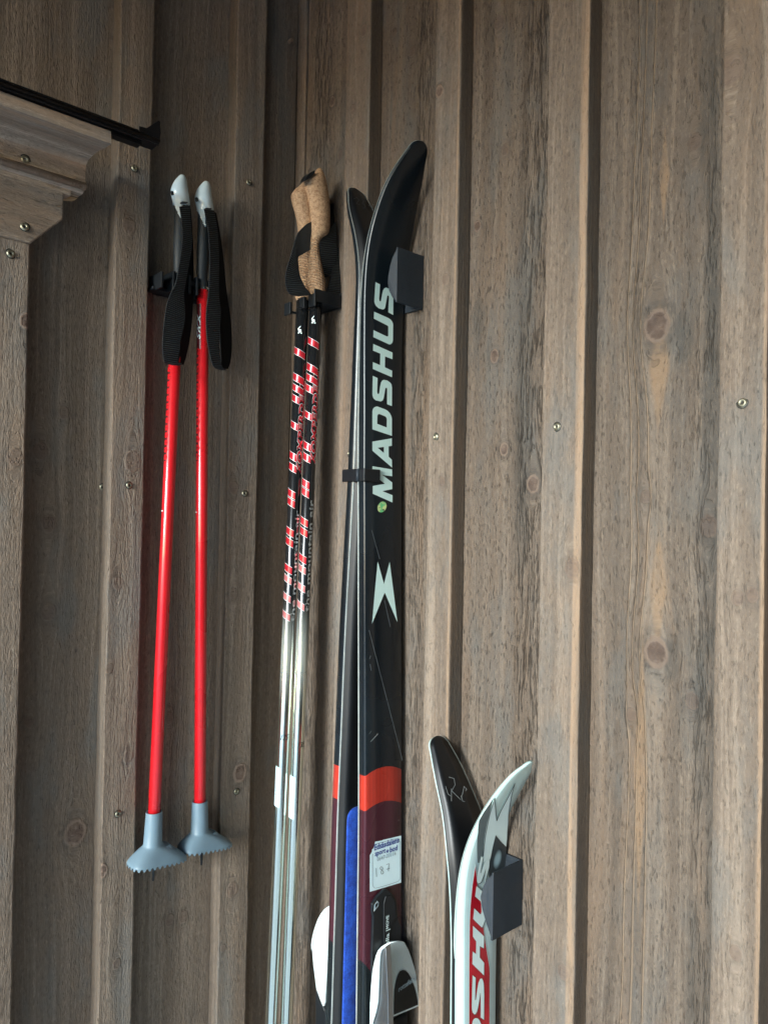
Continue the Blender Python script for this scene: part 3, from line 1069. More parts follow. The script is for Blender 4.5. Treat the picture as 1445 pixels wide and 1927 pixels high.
r1 = lambda p: z1(p, 680, 520, .11416)
r2_ = lambda p: z1(p, 680, 730, .1297)
LET = [
    ('S', r1([(228, 92), (303, 132), (288, 370), (294, 402), (306, 412), (318, 400), (335, 300), (350, 235), (372, 195), (400, 183), (455, 200), (490, 250), (522, 320), (522, 350), (520, 635), (438, 590), (450, 340), (445, 318), (432, 312), (420, 325), (400, 440), (385, 520), (367, 540), (345, 545), (280, 525), (235, 485), (212, 440), (208, 410)]), None),
    ('U', r1([(205, 580), (440, 685), (475, 708), (500, 740), (514, 772), (518, 800), (515, 1050), (506, 1088), (490, 1110), (470, 1120), (450, 1120), (190, 1000), (195, 885), (400, 982), (420, 990), (432, 988), (438, 970), (438, 830), (434, 818), (425, 810), (200, 695)]), None),
    ('H', r1([(190, 1112), (508, 1255), (506, 1365), (385, 1318), (383, 1498), (502, 1555), (500, 1662), (182, 1525), (184, 1412), (303, 1462), (306, 1272), (186, 1222)]), None),
    ('S', [(700.8, 706.9), (709.9, 711.2), (709.2, 738), (710, 740.8), (711.4, 741.4), (713, 739.7), (714.5, 728), (716.3, 719.8), (718.5, 716), (721.7, 714.6), (728, 715.8), (733.7, 719.8), (736.2, 723.5), (737, 729), (736.8, 764), (727.7, 760.5), (727.9, 732), (727.3, 730), (725.7, 729.5), (724.5, 731), (722.5, 743), (721.2, 749.5), (719.5, 753.5), (715.7, 755.3), (706.6, 753.3), (702.5, 750), (700.4, 745), (700.1, 741)], None),
    ('D', r2_([(155, 600), (155, 335), (162, 306), (180, 283), (205, 270), (230, 269), (340, 310), (375, 330), (408, 365), (430, 408), (438, 450), (438, 695)]), r2_([(225, 520), (362, 573), (364, 455), (358, 430), (343, 413), (262, 380), (245, 379), (232, 390), (227, 410)])),
    ('A', r2_([(155, 778), (437, 730), (437, 838), (390, 848), (392, 998), (438, 1042), (440, 1155), (155, 910)]), r2_([(232, 868), (322, 855), (322, 942)])),
    ('M', r2_([(155, 1135), (440, 1182), (443, 1282), (300, 1262), (443, 1372), (443, 1468), (300, 1497), (447, 1557), (445, 1662), (160, 1535), (160, 1422), (335, 1390), (157, 1250)]), None),
]
for ch, pts, hole in LET:
    dec(skiA, rA, 'letter', pts, M_print, 0.0005, hole)
dec(skiA, rA, 'emblem', [(710.2, 1057), (721.9, 1099), (732.6, 1057.5), (747.2, 1171), (723.3, 1115), (699.5, 1173.8), (705, 1110)], M_print)
# scratches on the top sheet
for (a, c_, mt) in (((694, 1186), (757, 1432), M_scratch), ((699, 998), (714, 1052), M_scratch), ((697, 1396), (711, 1381), M_scratchW), ((695, 1240), (697, 1234), M_scratch), ((694, 1382), (698, 1376), M_scratch), ((723, 1130), (734, 1180), M_scratch), ((696, 1250), (698, 1262), M_scratch)):
    dx, dy = c_[0] - a[0], c_[1] - a[1]
    ln = math.hypot(dx, dy)
    nx, ny = -dy / ln * 0.42, dx / ln * 0.42
    dec(skiA, rA, 'scratch', [(a[0] + nx, a[1] + ny), (c_[0] + nx, c_[1] + ny), (c_[0] - nx, c_[1] - ny), (a[0] - nx, a[1] - ny)], mt, 0.0004)

# round hologram sticker
b = NB('green_hologram')
n1 = b.noise(b.obj(), 160, 2)
c = b.mix(b.step(n1, 0.42, 0.55), (0.18, 0.62, 0.25), (0.65, 0.75, 0.32))
c = b.mix(b.step(b.noise(b.obj(), 330, 1), 0.58, 0.66), c, (0.08, 0.12, 0.10))
b.l(c, b.b.inputs['Base Color'])
b.b.inputs['Roughness'].default_value = 0.25
dec(skiA, rA, 'round_sticker', [(718 + 8.6 * math.cos(k * .35), 954 + 10 * math.sin(k * .35) - 2.2 * math.cos(k * .35)) for k in range(18)], b.m, 0.0006)

# paper label
r6 = lambda p: z1(p, 680, 1560, .08304)
lab = dec(skiA, rA, 'paper_label', r6([(890, 155), (890, 1220), (180, 1430), (180, 770), (192, 765), (182, 750), (182, 600), (205, 560), (228, 520), (230, 470), (265, 440), (285, 370), (300, 292), (460, 262), (470, 252)]), M_paper, 0.0007)


def strip_pts(pl, wdt):
    out, back = [], []
    for i, p in enumerate(pl):
        a = pl[max(0, i - 1)]
        c_ = pl[min(len(pl) - 1, i + 1)]
        dx, dy = c_[0] - a[0], c_[1] - a[1]
        ln = math.hypot(dx, dy) or 1
        nx, ny = -dy / ln * wdt / 2, dx / ln * wdt / 2
        out.append((p[0] + nx, p[1] + ny))
        back.append((p[0] - nx, p[1] - ny))
    return out + back[::-1]


def strokes(s_, root, name, lines, wdt, mat, off, label=None):
    """hand-drawn strokes: quads along each polyline, on the ski face"""
    V, Fc = [], []
    for pl in lines:
        q = strip_pts(pl, wdt)
        n = len(pl)
        b0 = len(V)
        for px, py in q:
            p = s_.hit(px, py)
            p.y = s_.yf(p.z) - off
            V.append(p)
        for i in range(n - 1):
            Fc.append((b0 + i, b0 + i + 1, b0 + 2 * n - 2 - i, b0 + 2 * n - 1 - i))
    return put(name, V, Fc, mat, root, smooth=False)


frame = r6([(330, 335), (700, 240), (790, 220), (840, 240), (856, 290), (862, 600), (865, 1130), (820, 1190), (600, 1265), (330, 1340), (280, 1340), (245, 1290), (238, 1200), (238, 560)])
strokes(skiA, rA, 'label_border', [frame], 0.9, M_greyline, 0.0010)
hand = [r6([(315, 890), (328, 1085)]),
        r6([(460, 870), (430, 855), (405, 885), (415, 915), (465, 945), (485, 985), (470, 1020), (440, 1022), (425, 985), (445, 940), (470, 905), (460, 870)]),
        r6([(550, 810), (610, 785), (600, 870), (595, 960)]), r6([(555, 915), (625, 895)])]
strokes(skiA, rA, 'handwriting', hand, 0.95, M_ink, 0.0011)


def text_pts(txt, size=1.0, bold=0.0, shear=0.0, space=1.0):
    cu = bpy.data.curves.new('t', 'FONT')
    cu.body = txt
    cu.size = size
    cu.offset = bold
    cu.shear = shear
    cu.space_character = space
    cu.resolution_u = 2
    to = bpy.data.objects.new('t', cu)
    me = bpy.data.meshes.new_from_object(to)
    V = [v_.co.copy() for v_ in me.vertices]
    Fc = [tuple(p.vertices) for p in me.polygons]
    bpy.data.objects.remove(to)
    bpy.data.meshes.remove(me)
    bpy.data.curves.remove(cu)
    return V, Fc


def text_on(name, txt, origin, ex, ey, length, mat, parent, bold=0.0, shear=0.0, hscale=1.0):
    """flat lettering starting at origin, running along ex over the given length"""
    V, Fc = text_pts(txt, 1.0, bold, shear)
    xs = [v_.x for v_ in V]
    x0, x1 = min(xs), max(xs)
    k = length / (x1 - x0)
    out = [Vector(origin) + Vector(ex) * ((v_.x - x0) * k) + Vector(ey) * (v_.y * k * hscale) for v_ in V]
    return put(name, out, Fc, mat, parent, smooth=False)


def on_face(s_, px, py, off):
    p = s_.hit(px, py)
    p.y = s_.yf(p.z) - off
    return p


for txt, a, c_, mt, bo, hs in (('Edsåsdalens', (r6([(275, 490)])[0]), (r6([(835, 350)])[0]), M_navy, 0.02, 1.15),
                               ('sport', (r6([(290, 620)])[0]), (r6([(530, 555)])[0]), M_navy, 0.02, 1.1),
                               ('bod', (r6([(630, 535)])[0]), (r6([(800, 495)])[0]), M_navy, 0.02, 1.1),
                               ('0647-33116', (r6([(340, 735)])[0]), (r6([(765, 620)])[0]), M_greyline, 0.015, 1.0)):
    pa, pb = on_face(skiA, a[0], a[1], 0.0011), on_face(skiA, c_[0], c_[1], 0.0011)
    d = (pb - pa)
    text_on('label_text', txt, pa, (1, 0, d.z / d.x * 0.3), (0, 0, 1), abs(d.x), mt, rA, bo, 0, hs)
sc = on_face(skiA, *r6([(575, 505)])[0], 0.0011)
V, Fc = [sc], []
for k in range(10):
    rr_ = 0.0028 if k % 2 == 0 else 0.0010
    V.append(sc + Vector((rr_ * math.sin(k * math.pi / 5), 0, rr_ * math.cos(k * math.pi / 5))))
for k in range(10):
    Fc.append((0, 1 + k, 1 + (k + 1) % 10))
put('label_star', V, Fc, M_navy, rA, smooth=False)

# scratched numbers on the hidden bases
strokes(skiB, rB, 'scratched_number', [[(665, 374), (671, 371), (675, 376), (670, 383), (676, 384)], [(684, 377), (681, 382), (686, 386), (686, 391), (682, 391)], [(684, 377), (690, 379)], [(697, 383), (693, 387), (698, 390), (701, 384), (699, 396)]], 0.6, M_scratch, 0.0004)
rf = lambda p: z1(p, 780, 1370, .2892)
strokes(skiF, rF, 'scratched_number', [rf([(200, 380), (215, 430), (235, 445)]), rf([(238, 395), (238, 478)]), rf([(220, 320), (255, 330), (262, 370), (240, 410), (300, 470), (310, 430), (320, 385)]), rf([(300, 440), (312, 480), (325, 478)]), rf([(318, 380), (338, 400), (330, 412)])], 0.7, M_scratchW, 0.0004)

# blue climbing skin stuck on the inner base
b = NB('blue_plush')
n1 = b.noise(b.n('ShaderNodeTexCoord').outputs['Object'], 500, 3, 0.7)
n2 = b.noise(b.n('ShaderNodeTexCoord').outputs['Object'], 90, 3, 0.6)
f = b.math('ADD', b.math('MULTIPLY', n1, 0.5), b.math('MULTIPLY', n2, 0.5))
b.l(b.mix(b.step(f, 0.35, 0.65), (0.003, 0.028, 0.24), (0.012, 0.085, 0.52)), b.b.inputs['Base Color'])
b.b.inputs['Roughness'].default_value = 0.85
b.b.inputs['Sheen Weight'].default_value = 0.15
b.b.inputs['Sheen Tint'].default_value = (0.4, 0.6, 1.0, 1)
b.bump(n1, 0.0008)
rings = []
ztb = skiB.hit(662, 1521).z
xl = skiB.hit(651, 1600).x
xr_ = XC + (XC - xl) * 0.9
for i in range(60):
    q = i / 59
    z = ztb - (ztb - 0.52) * q
    dz = ztb - z
    rr_ = 0.012
    cut = 0.0 if dz > rr_ else rr_ - math.sqrt(max(0, rr_ * rr_ - (rr_ - dz) ** 2))
    y = skiB.yf(z)
    a, c_ = xl + cut, xr_ - cut
    rings.append([(a, y - 0.0001, z), (a, y - 0.0014, z), (a + .0008, y - 0.0022, z), (c_ - .0008, y - 0.0022, z), (c_, y - .0014, z), (c_, y - 0.0001, z)])
zs = [ztb - 0.012 * (1 - math.cos(k / 8 * math.pi / 2)) for k in range(9)]
top = []
for z in zs:
    dz = ztb - z
    cut = 0.012 - math.sqrt(max(0, 0.012 ** 2 - (0.012 - dz) ** 2))
    y = skiB.yf(z)
    a, c_ = xl + cut, xr_ - cut
    top.append([(a, y - 0.0001, z), (a, y - 0.0014, z), (a + .0008, y - 0.0022, z), (c_ - .0008, y - 0.0022, z), (c_, y - .0014, z), (c_, y - 0.0001, z)])
rings = top + [r_ for r_ in rings if r_[0][2] < zs[-1] - 0.001]
v, f = loft(rings)
put('climbing_skin', v, f, b.m, rB)

# ------------------------------------------------------------------ white ski print
r3 = lambda p: z1(p, 840, 1580, .1038)
r4 = lambda p: z1(p, 840, 1727, .1038)
r5 = lambda p: z1(p, 870, 1430, .11416)
dec(skiE, rE, 'red_panel_border', [(894, 1625), (887.5, 1663), (883.3, 1704.6), (881.9, 1735.7), (881.4, 1780), (880.8, 1927), (880, 1980), (921.3, 1980), (921.4, 1927), (921.6, 1831), (921, 1818), (914, 1776.8), (910.2, 1753), (909.5, 1746), (907, 1720), (903, 1690), (897.6, 1665), (896.2, 1640)], M_printE, 0.0004)
dec(skiE, rE, 'red_panel', [(894, 1631), (888.8, 1663), (884.6, 1704.6), (883.1, 1735.7), (882.7, 1780), (882, 1927), (882, 1980), (920, 1980), (920, 1927), (920.4, 1831), (919.9, 1820.5), (912.6, 1776.8), (909, 1753), (908.5, 1746), (907, 1720), (903, 1690), (897, 1665), (895.5, 1650)], M_redE, 0.0006)
dec(skiE, rE, 'grey_flash', r5([(265, 1010), (350, 860), (440, 730), (510, 625), (440, 880), (400, 1090), (370, 1200), (345, 1400), (330, 1590), (300, 1700), (245, 1700), (235, 1500), (250, 1200)]), M_midgrey, 0.0005)
dec(skiE, rE, 'white_flash', r5([(525, 640), (555, 1010), (620, 850), (850, 400), (790, 640), (745, 1050), (728, 1300), (715, 1440), (545, 1240), (500, 1450), (450, 1640), (400, 1640), (335, 1700), (345, 1450), (375, 1180), (440, 900)]), M_printE, 0.00052)
strokes(skiE, rE, 'flash_outline', [r5([(330, 1590), (370, 1250), (400, 1090), (440, 900), (480, 760), (523, 625)]), r5([(523, 625), (540, 820), (555, 1010)]), r5([(553, 1010), (620, 850), (740, 620), (855, 390)]), r5([(850, 400), (800, 590), (760, 850), (745, 1050), (735, 1250), (728, 1400)])], 1.2, M_darkgrey, 0.0008)
dec(skiE, rE, 'dark_diamond', r5([(540, 1245), (620, 1350), (715, 1450), (712, 1560), (700, 1750), (640, 1830), (540, 1870), (430, 1960), (425, 1800), (460, 1600), (500, 1400)]), M_darkgrey, 0.0007)
bo = NB('soft_pale_spot')
sc_ = skiE.hit(870 + 567 * .11416, 1430 + 1640 * .11416)
sp = bo.n('ShaderNodeSeparateXYZ')
bo.l(bo.obj(), sp.inputs[0])
ex_ = bo.math('DIVIDE', bo.math('SUBTRACT', sp.outputs[0], sc_.x), 0.0075)
ez_ = bo.math('DIVIDE', bo.math('SUBTRACT', sp.outputs[2], sc_.z), 0.0115)
ed_ = bo.math('SQRT', bo.math('ADD', bo.math('MULTIPLY', ex_, ex_), bo.math('MULTIPLY', ez_, ez_)))
bo.l(bo.mix(bo.step(ed_, 0.3, 1.0, 1.0, 0.0), (0.045, 0.055, 0.06), (0.36, 0.50, 0.54)), bo.b.inputs['Base Color'])
bo.b.inputs['Roughness'].default_value = 0.35
dec(skiE, rE, 'pale_spot', [(870 + (567 + 88 * math.cos(k * .4)) * .11416, 1430 + (1640 + 180 * math.sin(k * .4)) * .11416) for k in range(16)], bo.m, 0.0009)
EL = [
    r3([(615, 300), (650, 330), (600, 610), (612, 600), (650, 490), (700, 380), (740, 345), (762, 360), (767, 420), (760, 500), (690, 780), (676, 760), (685, 660), (700, 520), (660, 650), (620, 760), (590, 795), (560, 797), (543, 770), (540, 700), (560, 560)]),
    r3([(530, 840), (700, 990), (720, 1250), (690, 1450), (665, 1520), (650, 1560), (640, 1585), (625, 1595), (470, 1440), (490, 1245), (600, 1355), (612, 1350), (620, 1300), (615, 1160), (605, 1120), (505, 1030)]),
    r4([(465, 145), (668, 340), (662, 555), (590, 515), (588, 720), (668, 820), (665, 1045), (455, 840), (460, 610), (522, 660), (525, 430), (465, 345)]),
    r4([(460, 1045), (515, 1090), (505, 1490), (512, 1500), (520, 1480), (545, 1300), (565, 1180), (595, 1110), (625, 1100), (645, 1130), (660, 1190), (668, 1400), (665, 1850), (605, 1810), (606, 1370), (600, 1360), (590, 1440), (560, 1620), (540, 1700), (515, 1745), (490, 1755), (460, 1720), (447, 1660), (445, 1600), (450, 1300)]),
    r4([(450, 2150), (450, 1927), (460, 1875), (480, 1840), (505, 1822), (530, 1820), (560, 1832), (585, 1860), (605, 1910), (650, 2000), (665, 2080), (665, 2350)]),
]
for pts in EL:
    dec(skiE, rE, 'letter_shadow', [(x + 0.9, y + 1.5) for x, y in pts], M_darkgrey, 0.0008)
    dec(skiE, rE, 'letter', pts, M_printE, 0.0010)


# ------------------------------------------------------------------ ski holders (printed channels on the wall)
def holder(root_label, y0, depth_y, px_free, rows_free, px_wall, rows_wall, lip, pb):
    """cheek: free corner rows / wall corner rows; lip: pixel outline of the turned lip on plane x=xf"""
    a = onY(px_free, rows_free[0], y0)
    b2 = onY(px_free, rows_free[1], y0)
    c2 = onY(px_wall, rows_wall[1], y0)
    d2 = onY(px_wall, rows_wall[0], y0)
    root = thing('ski_holder', (XB, y0, (a.z + b2.z) / 2), root_label, 'ski holder', 'wall holders for ski tips')
    xf = (a.x + b2.x) / 2
    zt_, zl_ = (a.z + d2.z) / 2, (b2.z + c2.z) / 2
    xw = XB - 0.0005
    bm = bmesh.new()
    prism(bm, [(xf, y0, zt_), (xf, y0, zl_), (xw, y0, zl_), (xw, y0, zt_)], (0, 0.0022, 0))
    o = putbm('cheek', bm, M_holder, root)
    bev(o, 0.0006)
    bm = bmesh.new()
    box(bm, (xw - 0.003, y0 + 0.0025, zl_), (xw, y0 + depth_y, zt_))
    o = putbm('back_plate', bm, M_holder, root)
    bev(o, 0.0005)
    # lip: leaves the cheek's free edge and turns in towards the ski
    bm = bmesh.new()
    fr = []
    for px, py, k in lip:
        y = y0 + 0.0003 + k
        p = onX(px, py, xf)
        q = onY(px, py, y)
        fr.append(Vector((q.x, q.y, q.z)))
    prism(bm, [(xf, y0 + 0.0001, zt_ - 0.0002)] + [tuple(p) for p in fr] + [(xf, y0 + 0.0001, zl_ + 0.0002)], (0.0022, 0.0004, 0))
    o = putbm('lip', bm, M_holder, root)
    bev(o, 0.0005)
    return root, xf, zt_, zl_


yA500 = skiA.yf(onX(748, 520, 0.585).z)
yE1690 = skiE.yf(onX(927, 1690, 0.585).z)
print('ski face y at holders', yA500, yE1690)
h1 = holder('black printed ski holder beside the tip of the long black skis', onX(795, 530, XB - 0.002).y, 0.04, 747, (466, 569), 795, (478, 581),
            [(738, 484, .006), (733.5, 500, .009), (730, 520, .011), (729.5, 533, .0115), (732, 547, .010), (738, 559, .006)], None)
h2 = holder('black printed ski holder around the white and red ski near the bottom', onX(981.5, 1685, XB - 0.002).y, 0.04, 927.5, (1641, 1767), 982, (1623, 1746),
            [(917, 1655, .006), (909, 1668, .010), (904, 1688, .0125), (906, 1708, .0115), (913, 1733, .008)], None)

# ------------------------------------------------------------------ clip on the long skis
yc0 = onX(668, 893, 0.557).y
clip = thing('ski_clip', (0.556, yc0, onX(672, 893, 0.556).z), 'black plastic clip holding the two long skis together', 'clip')
za, zb_ = onX(672, 882, 0.5535).z, onX(672, 906, 0.5535).z
yfront = skiA.yf(za) - 0.0008
yback_ = onX(644.5, 893, 0.5535).y
pfree = onY(715, 893, yfront - 0.0018)
bm = bmesh.new()
box(bm, (0.5525, yfront - 0.0022, zb_), (0.5549, yback_, za))
o = putbm('web', bm, M_black, clip)
bev(o, 0.0008)
bm = bmesh.new()
box(bm, (0.5530, yfront - 0.0024, zb_ + 0.0002), (pfree.x, yfront - 0.0003, za - 0.0002))
o = putbm('jaw', bm, M_black, clip)
bev(o, 0.0006)
bm = bmesh.new()
box(bm, (0.5530, yback_ - 0.002, zb_ + 0.0002), (0.585, yback_ + 0.0003, za - 0.0002))
o = putbm('jaw', bm, M_black, clip)
bev(o, 0.0006)
bm = bmesh.new()
yy = onX(672, 893, 0.5515).y
bmesh.ops.create_cone(bm, cap_ends=True, segments=12, radius1=0.0022, radius2=0.0022, depth=za - zb_ - 0.0006, matrix=Matrix.Translation((0.5525, yy, (za + zb_) / 2)))
putbm('rib', bm, M_holder, clip, True)

# ------------------------------------------------------------------ bindings
r7 = lambda p: z1(p, 580, 1660, .15225)


def solid(name, pts3, off, mat, root, bevel=0.001, seg=3, smooth=True):
    bm = bmesh.new()
    prism(bm, pts3, off)
    o = putbm(name, bm, mat, root, smooth)
    bev(o, bevel, seg, 30)
    try:
        o.modifiers['bevel'].harden_normals = True
    except Exception:
        pass
    return o


yTA = skiA.yf(zrow(1720))
# base plate, flat on the top sheet
pl = r7([(940, 100), (975, 98), (1050, 160), (1085, 220), (1100, 300), (1112, 460), (1150, 560), (1165, 900), (1165, 2300), (800, 2300), (790, 900), (800, 600), (805, 440), (790, 360), (795, 280), (850, 190)])
P = []
for px, py in pl:
    p = onY(px, py, yTA - 0.0042)
    p.x = min(p.x, XC + 0.0265)
    P.append(p)
bplate = solid('binding_plate', P, (0, 0.0040, 0), M_black, rA, 0.0012)
# raised centre ridge
P = [onY(px, py, yTA - 0.0056) for px, py in r7([(935, 280), (960, 180), (1020, 170), (1075, 240), (1095, 440), (1010, 560), (1010, 800), (935, 800)])]
ridge = solid('ridge', P, (0, 0.0013, 0), M_black, None, 0.0008)
rehome(ridge, bplate)
P = [onY(px, py, yTA - 0.0046) for px, py in r7([(820, 290), (855, 240), (872, 255), (870, 300), (835, 345), (815, 370)])]
eye = solid('eyelet', P, (0, 0.0006, 0), M_greyline, None, 0.0002)
rehome(eye, bplate)
P = [onY(px, py, yTA - 0.0049) for px, py in r7([(828, 290), (852, 262), (860, 270), (856, 296), (832, 325)])]
eye2 = solid('eyelet_hole', P, (0, 0.0004, 0), M_base, None, 0.0001)
rehome(eye2, bplate)
pa = onY(*r7([(992, 575)])[0], yTA - 0.0059)
pb = onY(*r7([(992, 412)])[0], yTA - 0.0059)
o = text_on('plate_text', 'MOVE', pa, (0, 0, 1), (-1, 0, 0), pb.z - pa.z, M_printE, None, 0.03, 0, 1.0)
rehome(o, bplate)
pa = onY(*r7([(992, 1010)])[0], yTA - 0.0059)
pb = onY(*r7([(992, 590)])[0], yTA - 0.0059)
o = text_on('plate_text', 'rottefella |', pa, (0, 0, 1), (-1, 0, 0), pb.z - pa.z, M_printE, None, 0.02, 0, 0.75)
rehome(o, bplate)


# white lever, rising away from the ski towards its lower end
def ylev(row):
    return yTA - float(np.interp(row, [1770, 1800, 1927, 2000], [0.009, 0.013, 0.026, 0.030]))


lv = r7([(1000, 765), (1050, 742), (1110, 735), (1160, 736), (1190, 745), (1215, 790), (1245, 850), (1275, 930), (1310, 1040), (1340, 1160), (1362, 1300), (1376, 1420), (1379, 1530), (1368, 1545), (990, 1700), (978, 1690), (970, 1500), (958, 1200), (942, 900), (942, 850), (955, 810)])
P = [onY(px, py, ylev(py)) for px, py in lv]
lever = solid('binding_lever', P, (0, 0.0045, -0.001), M_white, rA, 0.0012)
ins = r7([(1170, 1094), (1205, 1102), (1235, 1130), (1275, 1195), (1310, 1290), (1335, 1380), (1352, 1470), (1358, 1525), (1060, 1648), (1060, 1500), (1068, 1340), (1085, 1230), (1108, 1150), (1135, 1106)])
P = [onY(px, py, ylev(py) - 0.0005) for px, py in ins]
pad = solid('rubber_pad', P, (0, 0.0004, 0), plain('black_rubber_pad', (0.010, 0.012, 0.012), 0.35, grime=0.5, gscale=500, bump=0.0004), None, 0.0002)
rehome(pad, lever)
pa = onY(*r7([(1115, 1365)])[0], ylev(1867) - 0.0010)
pb = onY(*r7([(1315, 1290)])[0], ylev(1867) - 0.0010)
o = text_on('pad_text', 'rottefella', pa, (1, 0, 0.10), (0, 0, 1), pb.x - pa.x, M_greyline, None, 0.02, 0, 1.2)
rehome(o, lever)
# side fin of the binding
xfin = XC - 0.0245
fin = r7([(1110, 733), (1000, 752), (960, 768), (900, 805), (860, 850), (835, 910), (812, 1000), (792, 1100), (775, 1280), (762, 1500), (758, 1754), (756, 2000), (820, 2000), (790, 1754), (830, 1620), (855, 1500), (866, 1250), (872, 1050), (885, 900), (905, 850), (960, 800), (1010, 765)])
P = [onX(px, py, xfin) for px, py in fin]
fino = solid('binding_fin', P, (0.0022, 0, 0), M_white, rA, 0.0006)
# grey and dark core between fin and lever
P = [onX(px, py, xfin + 0.003) for px, py in r7([(950, 800), (895, 860), (880, 950), (872, 1100), (868, 1500), (840, 1640), (790, 1800), (790, 2100), (1000, 2100), (990, 1700), (985, 1400), (965, 1000), (960, 850)])]
core = solid('binding_core', P, (0.0075, 0, 0), plain('grey_alloy', (0.30, 0.32, 0.34), 0.3, 0.9), rA, 0.0008)
zc1, zc0 = zrow(1905), 0.52
bm = bmesh.new()
box(bm, (XC - 0.022, yTA - 0.020, zc0), (XC + 0.022, yTA - 0.0045, zc1))
o = putbm('binding_body', bm, M_black, rA)
bev(o, 0.003, 3)
bm = bmesh.new()
zA, zB = zrow(1900), zrow(1800)
prism(bm, [(XC - 0.012, yTA - 0.0045, zB), (XC - 0.012, yTA - 0.021, zA), (XC - 0.012, yTA - 0.0045, zA - 0.001)], (0.032, 0, 0))
o = putbm('binding_wedge', bm, M_black, rA)
bev(o, 0.001)

# binding on the inner ski, sticking out on its far side
xs_ = XC - 0.026
sideB = r7([(258, 298), (225, 315), (190, 342), (150, 395), (115, 460), (85, 540), (60, 620), (40, 710), (30, 780), (33, 838), (45, 860), (60, 1040), (78, 1180), (95, 1320), (140, 1450), (182, 1552), (200, 1500), (235, 1000), (285, 500), (300, 300)])
P = [onX(px, py, xs_) for px, py in sideB]
lvB = solid('binding_lever', P, (0.048, 0, 0), M_white, rB, 0.0016)
P = [onX(px, py, xs_ - 0.0002) for px, py in strip_pts(r7([(250, 342), (215, 362), (165, 440), (125, 520), (85, 620), (60, 720), (48, 850)]), 0.9)]
n_ = len(P) // 2
fl = put('groove', P, [(i, i + 1, 2 * n_ - 2 - i, 2 * n_ - 1 - i) for i in range(n_ - 1)], M_darkgrey, None, smooth=False)
rehome(fl, lvB)
P = [onX(px, py, xs_ + 0.002) for px, py in r7([(90, 1320), (140, 1440), (200, 1590), (215, 1400), (215, 2200), (80, 2200), (88, 1700)])]
solid('binding_body', P, (0.04, 0, 0), M_black, rB, 0.002)

# ------------------------------------------------------------------ ski poles
def frame_of(p0, p1):
    ax = (p1 - p0).normalized()
    side = ax.cross(Vector((0, 0, 1)).cross(ax) if abs(ax.z) < 0.99 else Vector((0, 1, 0)))
    view = (EYE - (p0 + p1) / 2)
    n = (view - ax * view.dot(ax)).normalized()      # towards the camera side of the room
    s_ = n.cross(ax).normalized()
    return ax, n, s_


class Tube:
    """straight tapered tube; angle 0 faces the side the camera stands on, positive to the right"""

    def __init__(s, p0, p1, ra, rb_):
        s.p0, s.p1, s.ra, s.rb = p0, p1, ra, rb_
        s.ax, s.n, s.s = frame_of(p0, p1)
        if proj(p0 + s.s * 0.01)[0] < proj(p0)[0]:
            s.s = -s.s
        s.len = (p1 - p0).length

    def pt(s, h, ang, off=0.0):
        r_ = s.ra + (s.rb - s.ra) * h / s.len + off
        return s.p0 + s.ax * h + (s.n * math.cos(ang) + s.s * math.sin(ang)) * r_

    def h_at(s, row):
        lo, hi = 0.0, s.len
        for _ in range(40):
            m_ = (lo + hi) / 2
            if (proj(s.p0 + s.ax * m_)[1] - row) * (proj(s.p0)[1] - proj(s.p1)[1]) > 0:
                lo = m_
            else:
                hi = m_
        return (lo + hi) / 2

    def mesh(s, name, mat, root, h0=0.0, h1=None, off=0.0, seg=24, nh=2):
        h1 = s.len if h1 is None else h1
        rings = [[s.pt(h0 + (h1 - h0) * i / nh, 6.2832 * k / seg, off) for k in range(seg)] for i in range(nh + 1)]
        v, f = loft(rings)
        o = put(name, v, f, mat, root)
        bev(o, 0.0004, 1, 60)
        return o

    def patch(s, h0, h1, a0, a1, off, slant=0.0, na=8, nh=1):
        """curved sticker: slant shifts height per radian"""
        V = []
        for i in range(nh + 1):
            for k in range(na + 1):
                a = a0 + (a1 - a0) * k / na
                V.append(s.pt(h0 + (h1 - h0) * i / nh + slant * (a - a0), a, off))
        Fc = [(i * (na + 1) + k, i * (na + 1) + k + 1, (i + 1) * (na + 1) + k + 1, (i + 1) * (na + 1) + k) for i in range(nh) for k in range(na)]
        return V, Fc

    def text(s, name, txt, h0, h1, a_base, height, off, mat, root, bold=0.0, shear=0.0):
        """reads upwards along the tube"""
        V, Fc = text_pts(txt, 1.0, bold, shear)
        x0, x1 = min(v_.x for v_ in V), max(v_.x for v_ in V)
        y0_, y1_ = min(v_.y for v_ in V), max(v_.y for v_ in V)
        k = (h1 - h0) / (x1 - x0)
        out = []
        for v_ in V:
            a = a_base - (v_.y / (y1_ - y0_)) * height / s.ra
            out.append(s.pt(h0 + (v_.x - x0) * k, a, off))
        return put(name, out, Fc, mat, root, smooth=False)


def join_put(name, parts, mat, root, smooth=True):
    V, Fc = [], []
    for v, f in parts:
        b0 = len(V)
        V += v
        Fc += [tuple(i + b0 for i in q) for q in f]
    return put(name, V, Fc, mat, root, smooth)


